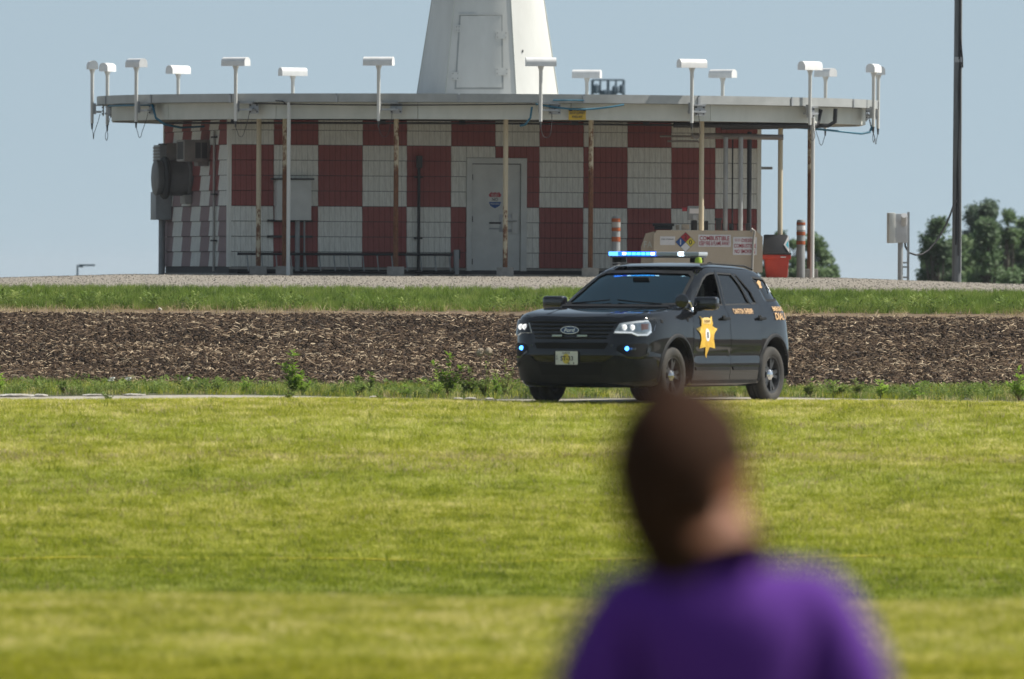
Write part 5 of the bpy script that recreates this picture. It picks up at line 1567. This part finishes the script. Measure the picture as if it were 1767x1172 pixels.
    lamps = mat('lamp_reflector', (.80, .82, .84), .22, .25, c2=(.45, .47, .5), scale=26)
    for s_ in (-1, 1):
        hp = [(s_ * .61, .985), (s_ * .78, 1.015), (s_ * .885, 1.028), (s_ * .917, 1.02), (s_ * .915, .90), (s_ * .88, .835), (s_ * .80, .832), (s_ * .745, .862), (s_ * .55, .865)]
        hl = patch('headlight', hp, 'F', lampw, .004, .012, .04)
        inner_ = [(s_ * .635, .965), (s_ * .78, .990), (s_ * .885, .998), (s_ * .89, .905), (s_ * .86, .88), (s_ * .74, .89), (s_ * .60, .892)]
        patch('reflector', inner_, 'F', lamps, .010, .006, .04, parent=hl)
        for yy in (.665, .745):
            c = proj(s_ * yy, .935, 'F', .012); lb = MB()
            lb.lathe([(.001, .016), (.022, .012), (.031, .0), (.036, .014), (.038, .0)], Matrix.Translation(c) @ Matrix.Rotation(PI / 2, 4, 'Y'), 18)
            lb.build('bulb', emit('bulb_glare', (1, .98, .95), .45, (.8, .8, .8)), hl, 40)  # glow added to the bulbs in place of specular glare
        patch('turn_signal', [(s_ * .82, .98), (s_ * .875, .985), (s_ * .88, .915), (s_ * .83, .905)], 'F', mat('amber_lens', (.75, .22, .08), .25), .014, .004, .03, parent=hl)
        strip([(s_ * .565, .878), (s_ * .745, .875), (s_ * .80, .845), (s_ * .875, .848), (s_ * .903, .90), (s_ * .905, 1.01)], 'F', .016, .016).build('glare_strip', emit('edge_glare', (1, 1, 1), .45, (.8, .8, .8)), hl, 60)  # added glowing strip, brightens the lower and outer lamp edge
        patch('lens', hp, 'F', lens, .022, .003, .04, parent=hl)
        # fog light pocket
        fp = [(s_ * .60, .70), (s_ * .66, .735), (s_ * .87, .745), (s_ * .90, .72), (s_ * .885, .60), (s_ * .84, .565), (s_ * .72, .565), (s_ * .60, .635)]
        pk = patch('fog_pocket', fp, 'F', seamm, .004, .01, .05)
        strip([(s_ * .60, .64), (s_ * .72, .57), (s_ * .84, .57), (s_ * .885, .61), (s_ * .895, .715)], 'F', .022, .014).build('pocket_trim', gloss, pk, 60)
        c = proj(s_ * .705, .68, 'F', .02); lb = MB()
        lb.lathe([(.001, .012), (.022, .006), (.027, -.01)], Matrix.Translation(c) @ Matrix.Rotation(PI / 2, 4, 'Y'), 14)
        lb.build('blue_strobe', emit('strobe_blue', (.06, .30, 1.0), 5), pk)
        c = proj(s_ * .76, .675, 'F', .012); lb = MB(); lb.box(c, (.012, .10, .03)); lb.build('fog_lamp', lampd, pk, bevel=.004)
    # bumper
    patch('upper_intake', [(-.50, .745), (.50, .745), (.46, .675), (-.46, .675)], 'F', seamm, .004, .01, .08)
    for s_ in (-1, 1):
        tw = MB(); c = proj(s_ * .545, .715, 'F', .006); tw.lathe([(.001, .004), (.014, .003), (.017, -.004)], Matrix.Translation(c) @ Matrix.Rotation(PI / 2, 4, 'Y'), 12)
        tw.build('bumper_sensor', lampd, root)
    bp = [(-.93, .56), (-.80, .55), (-.58, .60), (-.46, .52), (0, .50), (.46, .52), (.58, .60), (.80, .55), (.93, .56), (.93, .36), (.86, .29), (.5, .262), (0, .26), (-.5, .262), (-.86, .29), (-.93, .36)]
    bmp = patch('lower_bumper', bp, 'F', plastic, .010, .016, .06)
    patch('lower_intake', [(-.44, .50), (.44, .50), (.40, .36), (-.40, .36)], 'F', seamm, .014, .006, .08, parent=bmp)
    strip([(-.90, .42), (-.72, .53), (-.55, .565), (-.44, .47)], 'F', .03, .028).build('bumper_rib', plastic, bmp, 60)
    strip([(.90, .42), (.72, .53), (.55, .565), (.44, .47)], 'F', .03, .028).build('bumper_rib', plastic, bmp, 60)
    # number plate
    pc = proj(-.03, .565, 'F', .03); MP = Matrix.Translation(pc) @ Matrix.Rotation(PI / 2, 4, 'Z') @ Matrix.Rotation(PI / 2, 4, 'X')
    pb = MB(); pb.prism(rrect(-.155, -.082, .155, .082, .012), MP, .006); plate = pb.build('number_plate', mat('plate_white', (.74, .75, .72), .45), root)
    pb = MB(); pb.prism([(-.165, -.085), (-.145, -.085), (-.145, .085), (-.165, .085)], MP @ Matrix.Translation((0, 0, .004)), .004)
    pb.build('plate_holder', plastic, plate)
    pb = MB(); pb.prism(ellipse(0, -.01, .052, .062, 14), MP @ Matrix.Translation((0, 0, .005)), .0025); pb.build('plate_seal', mat('plate_yellow', (.72, .58, .10), .5), plate)
    dk = mat('plate_ink', (.02, .02, .05), .5)
    for tx, h_, w_, x_, y_ in (('ILLINOIS', .022, .10, 0, .062), ('ST-33', .055, .17, .01, -.005), ('S', .022, None, -.125, .02), ('O', .022, None, -.125, -.01), ('2 1', .02, .1, .06, -.064)):
        v2, ff = text2d(tx, h_, w_, .02); pb = MB(); pb.add([MP @ Vector((p[0] + x_, p[1] + y_, .0095)) for p in v2], ff); pb.build('plate_lettering', dk, plate)
    # rear: tail lights, bumper
    redl = mat('red_lens', (.45, .02, .03), .18, coat=.8)
    for s_, sd_ in ((1, 'L'), (-1, 'R')):
        patch('tail_light', [(-1.92, 1.19), (-2.10, 1.18), (-2.16, 1.02), (-2.08, .93), (-2.0, 1.0)], sd_, redl, .012, .02, .04)
        strip([(-1.72, .60), (-1.95, .58), (-2.2, .60)], sd_, .012, .004).build('bumper_seam', seamm, root)
        patch('marker', [(1.86, 1.02), (1.90, 1.035), (1.91, 1.0), (1.87, .99)], sd_, seamm, .006, .008, .03)
        fc = MB(); c = proj(1.17, 1.03, sd_, .003); fc.lathe([(.001, .006), (.02, .004), (.024, 0)], Matrix.Translation(c) @ Matrix.Rotation(-s_ * PI / 2, 4, 'X'), 12); fc.build('fender_badge', seamm, root)
        # wheel arch flares
        for wx in WX:
            ring = []
            mb = MB(); n_ = 30
            vv = []
            for k in range(n_ + 1):
                a = R(-14) + (PI + R(28)) * k / n_
                for rr, o_ in ((.432, -.03), (.436, .020), (.458, .020), (.480, .003)):
                    x_, z_ = wx + rr * math.cos(a), .385 + rr * math.sin(a)
                    h = proj(wx + .47 * math.cos(a), max(.27, .385 + .47 * math.sin(a)), sd_, 0)
                    yb = h.y if h else s_ * .95
                    vv.append(Vector((x_, yb + s_ * o_, z_)))
            ff = [(4 * k + j, 4 * k + j + 1, 4 * k + j + 5, 4 * k + j + 4) for k in range(n_) for j in range(3)]
            mb.add(vv, ff); mb.build('wheel_arch', plastic, root, 60)
            lb = MB(); n_ = 22; vv = []
            for k in range(n_ + 1):
                a = R(-6) + (PI + R(12)) * k / n_
                for yy in (.93, .56): vv.append(Vector((wx + .43 * math.cos(a), s_ * yy, .385 + .43 * math.sin(a))))
            cpt = len(vv); vv.append(Vector((wx, s_ * .56, .40)))
            lb.add(vv, [(2 * k, 2 * k + 1, 2 * k + 3, 2 * k + 2) for k in range(n_)] + [(2 * k + 1, cpt, 2 * k + 3) for k in range(n_)])
            lb.build('wheel_liner', seamm, root)
    # ---- wheels
    tyre = MB(); prof = []
    hw = .122
    for rr, yy in ((.232, -.10), (.25, -.118), (.30, -.126), (.335, -.118), (.355, -.10), (.362, -.075), (.3635, -.03), (.358, -.028), (.358, -.018), (.364, -.016),
                   (.364, .016), (.358, .018), (.358, .028), (.3635, .03), (.362, .075), (.355, .10), (.335, .118), (.30, .126), (.25, .118), (.232, .10)):
        prof.append((rr * .967, yy))
    tyre.lathe(prof, None, 44); tyme = tyre.mesh('tyre'); tyme.materials.append(rubber); tyme.shade_smooth()
    rim = MB()
    rim.lathe([(.234, .10), (.228, .108), (.216, .104), (.205, .07), (.198, .0), (.2, -.09), (.234, -.10)], None, 40)
    for k in range(5):
        a = 2 * PI * k / 5 + .3
        for da in (-.2, .2):
            c1 = Vector((.05 * math.cos(a), .05 * math.sin(a), .075)); c2 = Vector((.208 * math.cos(a + da), .208 * math.sin(a + da), .082))
            t = (c2 - c1); nn = Vector((-t.y, t.x, 0)).normalized() * .019; dz = Vector((0, 0, .03))
            q = [c1 - nn, c1 + nn, c2 + nn * 1.2, c2 - nn * 1.2]
            rim.add([p - dz for p in q] + q, [(0, 1, 2, 3), (4, 7, 6, 5), (0, 4, 5, 1), (1, 5, 6, 2), (2, 6, 7, 3), (3, 7, 4, 0)])
    rim.lathe([(.001, .07), (.09, .07), (.1, .05), (.1, .02)], None, 24)
    rime = rim.mesh('rim'); rime.materials.append(rimm); rime.shade_smooth(); rime.set_sharp_from_angle(angle=R(35))
    hub = MB(); hub.lathe([(.001, .112), (.03, .108), (.062, .09), (.074, .07)], None, 24)
    for k in range(5):
        a = 2 * PI * k / 5
        hub.lathe([(.001, .1), (.01, .097), (.012, .08)], Matrix.Translation((.056 * math.cos(a), .056 * math.sin(a), 0)), 8)
    hubm = hub.mesh('hub_cap'); hubm.materials.append(chrome); hubm.shade_smooth()
    dsk = MB(); dsk.lathe([(.001, .0), (.17, .0), (.17, -.02), (.001, -.02)], None, 28); dsm = dsk.mesh('brake_disc')
    dsm.materials.append(mat('brake_steel', (.09, .085, .08), .5, .6))
    for wx in WX:
        for s_ in (1, -1):
            w = empty('wheel', (wx, s_ * WT, WR)); w.parent = root
            w.rotation_euler = (-s_ * PI / 2, rnd.random() * 1.2, 0)
            for nm_, me_ in (('tyre', tyme), ('rim', rime), ('hub_cap', hubm), ('brake_disc', dsm)):
                link(nm_, me_, None, w)
    ub = MB(); ub.box((.1, 0, .29), (3.2, 1.3, .10)); ub.tube([(1.48, -.7, .34), (1.48, .7, .34)], .05, 8); ub.tube([(-1.385, -.7, .34), (-1.385, .7, .34)], .06, 8)
    ub.box((1.5, .15, .25), (.5, .5, .08)); ub.box((-1.0, -.5, .23), (.7, .2, .09)); ub.build('underbody', seamm, root)
    # ---- mirrors
    for s_ in (1, -1):
        mr = MB()
        mr.box((0, 0, 0), (.15, .30, .165))
        o = mr.build('mirror', gloss, root, bevel=.05, seg=4)
        o.location = (.80, s_ * 1.035, 1.235); o.rotation_euler = (0, 0, s_ * .12)
        ar = MB(); ar.box((.0, -s_ * .14, -.07), (.07, .16, .05)); ar.build('mirror_arm', plastic, o, bevel=.015)
        gl = MB(); gl.box((-.072, s_ * .0, .005), (.004, .21, .12)); gl.build('mirror_glass', chrome, o)
    # spotlight by the driver's pillar
    sp_ = MB(); sp_.lathe([(.001, -.08), (.05, -.07), (.078, -.03), (.085, .02), (.08, .03), (.001, .035)], Matrix.Translation((1.10, .84, 1.265)) @ Matrix.Rotation(.35, 4, 'Z') @ Matrix.Rotation(PI / 2, 4, 'Y'), 20)
    sl = sp_.build('spotlight', gloss, root, 50)
    st = MB(); st.tube([(1.04, .85, 1.265), (.97, .89, 1.25), (.93, .89, 1.19), (.93, .86, 1.15)], .022, 8); st.lathe([(.001, .03), (.03, .02), (.04, -.03)], Matrix.Translation((.93, .89, 1.16)), 12); st.build('spotlight_stem', chrome, sl, 60)
    # ---- roof light bar
    bar = empty('light_bar', (0.02, 0, 0)); bar.parent = root
    Mb = Matrix.Identity(4)
    hb = MB(); hb.prism(rrect(-.62, -.14, .62, .14, .07, 5), Matrix(((0, 1, 0, 0), (1, 0, 0, 0), (0, 0, 1, 1.795), (0, 0, 0, 1))), .022)
    hb.build('bar_base', mat('bar_dark', (.05, .055, .065), .3), bar, 40)
    secs = [(-.62, -.50, 'w'), (-.495, -.42, 'b'), (-.415, .02, 'b'), (.025, .33, 'c'), (.335, .40, 'w2'), (.405, .62, 'c')]
    clear = mat('clear_lens', (.42, .46, .50), .2, coat=.5)
    em_b = emit('bar_blue', (.06, .45, 1.0), 3.6); em_w = emit('bar_white', (.7, .88, 1.0), 4, (.6, .6, .7))
    mm = {'w': emit('bar_ice', (.06, .25, 1.0), 3.2), 'b': emit('bar_deep_blue', (.005, .10, .95), 2.4), 'c': clear, 'w2': em_w}
    for a, b_, t in secs:
        # image-left end is the passenger (negative y) end
        q = MB(); r_ = .13
        q.prism([(-r_, a), (r_, a), (r_, b_), (-r_, b_)], Matrix.Translation((0, 0, 1.819)), .05)
        o = q.build('light_module', mm[t], bar, bevel=.012)
    for k in range(7):
        y_ = -.40 + k * .065
        q = MB(); q.box((.133, y_, 1.845), (.012, .045, .03)); q.build('led', em_w if k in (0, 6) else em_b, bar)
    for s_ in (-1, 1):
        q = MB(); q.box((0, s_ * .53, 1.765), (.16, .12, .06)); q.build('bar_foot', plastic, bar, bevel=.01)
    q = MB(); q.lathe([(.001, .04), (.035, .036), (.045, 0), (.045, -.03)], Matrix.Translation((.10, .60, 1.765)), 16); q.build('sensor_dome', mat('lime_plastic', (.42, .58, .05), .4), bar, 40)
    q = MB(); q.lathe([(.001, .05), (.03, .04), (.05, 0)], Matrix.Translation((-.95, .25, 1.70)), 16); q.build('roof_antenna', seamm, root, 40)
    for s_ in (-1, 1):
        q = MB(); q.tube([(.05, s_ * .60, 1.71), (-.2, s_ * .615, 1.725), (-1.2, s_ * .60, 1.70), (-1.5, s_ * .57, 1.66)], .012, 6); q.build('roof_rail', plastic, root, 60)
    # ---- lettering and marks on the driver's side
    def star():
        pts = []
        for k in range(14):
            a = PI / 2 + 2 * PI * k / 14 + PI / 14 * 0
            r_ = 1.0 if k % 2 == 0 else .60
            pts.append((r_ * math.cos(a), r_ * math.sin(a)))
        return pts
    for sd_, sg in (('L', -1), ('R', 1)):
        cx, cz = .66, .835
        pts = [(a * 1.30, c * .92) for a, c in [(.0, -.30), (.045, -.145), (.17, -.165), (.135, -.04), (.15, .03), (.235, .095), (.12, .135), (.13, .165), (.12, .20), (.135, .265), (.07, .225), (0, .235),
               (-.07, .225), (-.135, .265), (-.12, .20), (-.13, .165), (-.12, .135), (-.235, .095), (-.15, .03), (-.135, -.04), (-.17, -.165), (-.045, -.145)]]
        st_ = patch('star_badge', [(cx + sg * a, cz + c * 1.0) for a, c in pts], sd_, gold, .014, .002, .04)
        patch('badge_banner', [(cx + sg * a, cz + c) for a, c in ((-.11, .15), (.11, .15), (.12, .205), (.06, .222), (-.06, .222), (-.12, .205))], sd_, goldl, .0165, .002, .04, parent=st_)
        patch('badge_seal', [(cx + sg * a, cz + c) for a, c in ellipse(0, .01, .062, .078, 16)], sd_, white, .0165, .002, .04, parent=st_)
        text_on('badge_lettering', 'I', cx, cz + .01, sd_, .07, .04, dk, st_, .0185)
        text_on('badge_lettering', 'SHERIFF', cx, cz + .178, sd_, .032, .17, mat('badge_ink', (.22, .10, .02), .5), st_, .0185)
        text_on('door_lettering', 'CANTON SHERIFF', -.50, 1.135, sd_, .062, .58, tan, root, .012, .02)
        text_on('quarter_lettering', 'EMERGENCY', -1.60, 1.165, sd_, .055, .36, tan, root, .012, .025)
        text_on('quarter_lettering', 'DIAL 911', -1.68, 1.075, sd_, .09, .50, tan, root, .012, .03)
        text_on('window_number', '9', -1.62, 1.43, sd_, .13, .09, white, root, .002, .03, shear=.2)
        patch('window_sticker', [(-1.34 + a - .06, 1.475 + c) for a, c in ((0, .03), (.05, .05), (.13, .02), (.10, -.02), (.12, -.05), (.03, -.045), (.04, -.01))], sd_, tan, .002, .002, .04)
    # ---- interior
    q = MB(); q.box((.95, 0, 1.05), (.42, 1.45, .20)); q.box((.80, .38, 1.17), (.14, .42, .06)); q.build('dashboard', inter, root, bevel=.04)
    for x_, y_ in ((.12, .38), (.12, -.38), (-.85, .38), (-.85, -.38)):
        q = MB(); q.box((x_ + .05, y_, .62), (.5, .5, .16)); q.box((x_ - .25, y_, .98 if x_ > 0 else .90), (.16, .48, .66 if x_ > 0 else .52), ry=-.18); (q.box((x_ - .34, y_, 1.39), (.1, .26, .17)) if x_ > 0 else None); q.build('seat', inter, root, bevel=.04)
    sw = MB(); sw.lathe([(.175, -.012), (.19, 0), (.175, .012), (.165, 0), (.175, -.012)], Matrix.Translation((.60, .38, 1.08)) @ Matrix.Rotation(-1.15, 4, 'Y'), 24)
    sw.box((.60, .38, 1.08), (.04, .34, .05)); sw.build('steering_wheel', seamm, root)
    q = MB(); q.box((-.28, 0, 1.33), (.015, 1.2, .34)); q.build('partition', glass('partition_plastic', (.5, .5, .5)), root)
    q = MB(); q.box((-.4, 0, .36), (2.8, 1.5, .04)); q.build('cabin_floor', seamm, root)
    # mirror inside and a visor bar
    q = MB(); q.box((.50, 0, 1.52), (.03, .22, .07)); q.build('interior_mirror', seamm, root, bevel=.01)
    root.location.z = (Tf(ox - .6, d0 - 1.3) + Tf(ox + .5, d0 + 1.2)) / 2 - .004
    return root


build_suv()

# ================================================================== person seen from behind
def build_person():
    d = 22.3
    gx = X(1245, d)
    gz = Tf(gx, d)
    zt = Zp(1160, 684, d) - gz          # top of the head
    root = empty('person', (gx, d, gz), 0, 'person with dark hair in a purple T-shirt seen from behind, out of focus', 'person')
    skin = mat('skin', (.33, .145, .075), .6, c2=(.27, .11, .06), scale=6, spec=.3)
    shirt = mat('purple_cotton', (.105, .020, .27), .9, c2=(.08, .015, .21), scale=5, bump_s=.3)
    jeans = mat('denim', (.03, .045, .09), .9)
    hair = mat('dark_hair', (.024, .012, .007), .85, c2=(.050, .022, .012), scale=30, stretch=(1, 1, .1), spec=.1)
    shoe = mat('shoe', (.05, .05, .05), .6)
    def grow(name, verts, edges, radii, m, parent, sub=2, rootv=0):
        me = bpy.data.meshes.new(name); me.from_pydata([tuple(v) for v in verts], edges, [])
        o = bpy.data.objects.new(name, me); COL.objects.link(o)
        md = o.modifiers.new('skin', 'SKIN'); md.use_smooth_shade = True; md.branch_smoothing = .6
        sl = me.skin_vertices[0].data
        for i, r_ in enumerate(radii):
            sl[i].radius = (r_, r_) if isinstance(r_, (int, float)) else r_
            sl[i].use_root = i == rootv
        ms = o.modifiers.new('sub', 'SUBSURF'); ms.levels = sub; ms.render_levels = sub
        bpy.context.view_layer.update()
        nm = bpy.data.meshes.new_from_object(o.evaluated_get(bpy.context.evaluated_depsgraph_get()))
        bpy.data.objects.remove(o); bpy.data.meshes.remove(me)
        nm.materials.clear(); nm.materials.append(m); nm.shade_smooth(); nm.name = name
        return link(name, nm, None, parent)
    H = zt
    hx = X(1190, d) - gx                 # head centre, a little left of the body
    sh = H - .315                        # shoulder joint height
    # +y is away from the camera: the person looks away and to the right
    J = [(.0, 0, .52 * H), (.0, .01, .60 * H), (.01, .015, .69 * H), (.0, .01, sh - .045), (-.015, .0, sh + .035), (hx * .45, -.005, H - .225), (hx, .0, H - .15),
         (-.140, .01, sh - .02), (-.195, .0, sh - .14), (-.225, .02, sh - .27), (-.215, .07, sh - .40), (-.205, .13, sh - .50),
         (.140, .01, sh - .015), (.200, .0, sh - .13), (.225, .02, sh - .27), (.215, .09, sh - .39), (.20, .16, sh - .48),
         (-.09, 0, .48 * H), (-.10, .0, .28 * H), (-.11, -.02, .05 * H), (.09, 0, .48 * H), (.10, .0, .28 * H), (.11, -.02, .05 * H)]
    E = [(0, 1), (1, 2), (2, 3), (3, 4), (4, 5), (5, 6), (3, 7), (7, 8), (8, 9), (9, 10), (10, 11), (3, 12), (12, 13), (13, 14), (14, 15), (15, 16), (0, 17), (17, 18), (18, 19), (0, 20), (20, 21), (21, 22)]
    Rr = [(.12, .085), (.11, .08), (.12, .08), (.12, .08), (.092, .075), (.088, .074), (.075, .072), (.045, .045), .045, .041, .036, .026, (.045, .045), .045, .041, .036, .026, (.09, .09), .062, .04, (.09, .09), .062, .04]
    grow('body', J, E, Rr, skin, root)
    # hands: palm and five fingers each
    for s_, wr in ((-1, Vector(J[11])), (1, Vector(J[16]))):
        dr = Vector((-s_ * .1, .75, -.65)).normalized(); sd_ = Vector((s_, 0, 0)); v, e, r_ = [wr, wr + dr * .05, wr + dr * .085], [(0, 1), (1, 2)], [(.024, .02), (.036, .018), (.034, .015)]
        for k, (o_, l) in enumerate(((-.03, .06), (-.01, .075), (.01, .08), (.03, .07))):
            i = len(v); b_ = wr + dr * .085 + sd_ * o_
            v += [b_, b_ + dr * l * .5 + Vector((0, 0, -.008)), b_ + dr * l * .9 + Vector((0, .0, -.03))]; e += [(2, i), (i, i + 1), (i + 1, i + 2)]; r_ += [.009, .0085, .007]
        i = len(v); v += [wr + dr * .03 - sd_ * .035, wr + dr * .07 - sd_ * .055]; e += [(1, i), (i, i + 1)]; r_ += [.012, .009]
        grow('hand', v, e, r_, skin, root, 1)
    # head: shaped sphere turned to the right
    yaw = R(-52)                         # looks away from the camera, turned to the right
    tilt = R(7)
    Mh = Matrix.Translation((hx, .005, H - .118)) @ Matrix.Rotation(yaw, 4, 'Z') @ Matrix.Rotation(-tilt, 4, 'Y')
    bm = bmesh.new(); bmesh.ops.create_uvsphere(bm, u_segments=32, v_segments=24, radius=1)
    for v in bm.verts:
        x, y, z = v.co; f = max(0, y)
        jaw = max(0, -z)
        v.co = Vector((x * .096 * (1 - .18 * jaw), y * .098 * (1 - .10 * jaw) + .012 * jaw * (y > 0) + (-.010 if y < 0 else 0) * (1 - jaw), z * .118))
        n_ = math.exp(-((x / .16) ** 2) - (((z + .10) / .20) ** 2)) * (y > 0); v.co.y += .022 * n_
        e_ = (math.exp(-(((abs(x) - .38) / .16) ** 2) - (((z - .06) / .10) ** 2))) * (y > 0); v.co.y -= .009 * e_
        l_ = math.exp(-((x / .25) ** 2) - (((z + .42) / .07) ** 2)) * (y > 0); v.co.y += .007 * l_
        c_ = math.exp(-((x / .3) ** 2) - (((z + .80) / .15) ** 2)) * (y > 0); v.co.y += .012 * c_
    me = bpy.data.meshes.new('head'); bm.to_mesh(me); bm.free(); me.transform(Mh); me.shade_smooth(); hd = link('head', me, skin, root)
    eyem = mat('eye', (.6, .6, .58), .2); irm = mat('iris', (.03, .02, .015), .2); lipm = mat('lips', (.35, .12, .10), .5)
    for s_ in (-1, 1):
        q = MB(); q.lathe([(.001, .024), (.016, .017), (.024, 0), (.001, -.024)], Mh @ Matrix.Translation((s_ * .030, .068, .008)) @ Matrix.Rotation(-PI / 2, 4, 'X'), 14); q.build('eye', eyem, hd, 60)
        q = MB(); q.lathe([(.001, .0255), (.007, .024)], Mh @ Matrix.Translation((s_ * .030, .068, .008)) @ Matrix.Rotation(-PI / 2, 4, 'X'), 10); q.build('iris', irm, hd)
        q = MB(); q.tube([Mh @ Vector(p) for p in ((s_ * .077, -.004, .02), (s_ * .088, -.018, .022), (s_ * .089, -.020, .0), (s_ * .082, -.010, -.028), (s_ * .076, .0, -.03))], [.007, .010, .009, .008, .005], 8); q.build('ear', skin, hd, 60)
    q = MB(); q.tube([Mh @ Vector(p) for p in ((-.022, .094, -.052), (0, .104, -.050), (.022, .094, -.052))], [.003, .006, .003], 8); q.build('mouth', lipm, hd, 60)
    # hair: cap over the skull down to the nape plus a small knot on top
    bm = bmesh.new(); bmesh.ops.create_uvsphere(bm, u_segments=40, v_segments=30, radius=1)
    r = random.Random(3)
    for v in bm.verts:
        x, y, z = v.co
        k = 1 + .02 * r.uniform(-1, 1)
        v.co = Vector((x * (.107 - .012 * max(0, z) - .010 * max(0, -z)) * k, y * .124 * k - .012, z * (.138 + .008 * max(0, z) + (.085 * max(0, -z) if y < .1 else 0)) * k + .002))
    dl = [f for f in bm.faces if (lambda c: (c.y > .055 and c.z < .055) or (c.y > -.02 and c.z < .0 and c.x > .01) or (c.y > .005 and c.z < -.01) or c.z < -.195 or (c.z < -.09 and c.x > .07))(f.calc_center_median())]
    bmesh.ops.delete(bm, geom=dl, context='FACES')
    me = bpy.data.meshes.new('hair'); bm.to_mesh(me); bm.free(); me.transform(Mh); me.shade_smooth(); hr = link('hair', me, hair, root)
    md = hr.modifiers.new('thick', 'SOLIDIFY'); md.thickness = .012
    q = MB(); q.lathe([(.001, .03), (.028, .022), (.040, 0), (.034, -.03), (.001, -.03)], Matrix.Translation((hx - .035, -.01, H + .006)), 16); q.build('hair_knot', hair, hr, 60)
    # shirt: torso and short sleeves
    vj = [(.0, 0, .55 * H), (.0, .01, .62 * H), (.01, .01, .70 * H), (.0, .01, sh - .05), (-.008, .0, sh + .062),
          (-.152, .01, sh - .003), (-.192, .0, sh - .13), (-.207, .01, sh - .205), (.155, .01, sh + .004), (.198, .0, sh - .12), (.214, .01, sh - .21)]
    ve = [(0, 1), (1, 2), (2, 3), (3, 4), (3, 5), (5, 6), (6, 7), (3, 8), (8, 9), (9, 10)]
    vr = [(.165, .125), (.160, .12), (.185, .125), (.180, .12), (.094, .080), (.090, .082), .082, .078, (.090, .082), .082, .078]
    grow('t_shirt', vj, ve, vr, shirt, root)
    pj = [(0, 0, .555 * H), (0, 0, .51 * H), (-.09, 0, .47 * H), (-.10, 0, .28 * H), (-.11, -.02, .055 * H), (.09, 0, .47 * H), (.10, 0, .28 * H), (.11, -.02, .055 * H)]
    grow('jeans', pj, [(0, 1), (1, 2), (2, 3), (3, 4), (1, 5), (5, 6), (6, 7)], [(.155, .12), (.16, .125), (.10, .105), .078, .062, (.10, .105), .078, .062], jeans, root)
    for s_ in (-1, 1):
        q = MB(); q.box((s_ * .11, .05, .045), (.10, .28, .09)); q.build('shoe', shoe, root, bevel=.03, seg=3)
    return root


build_person()
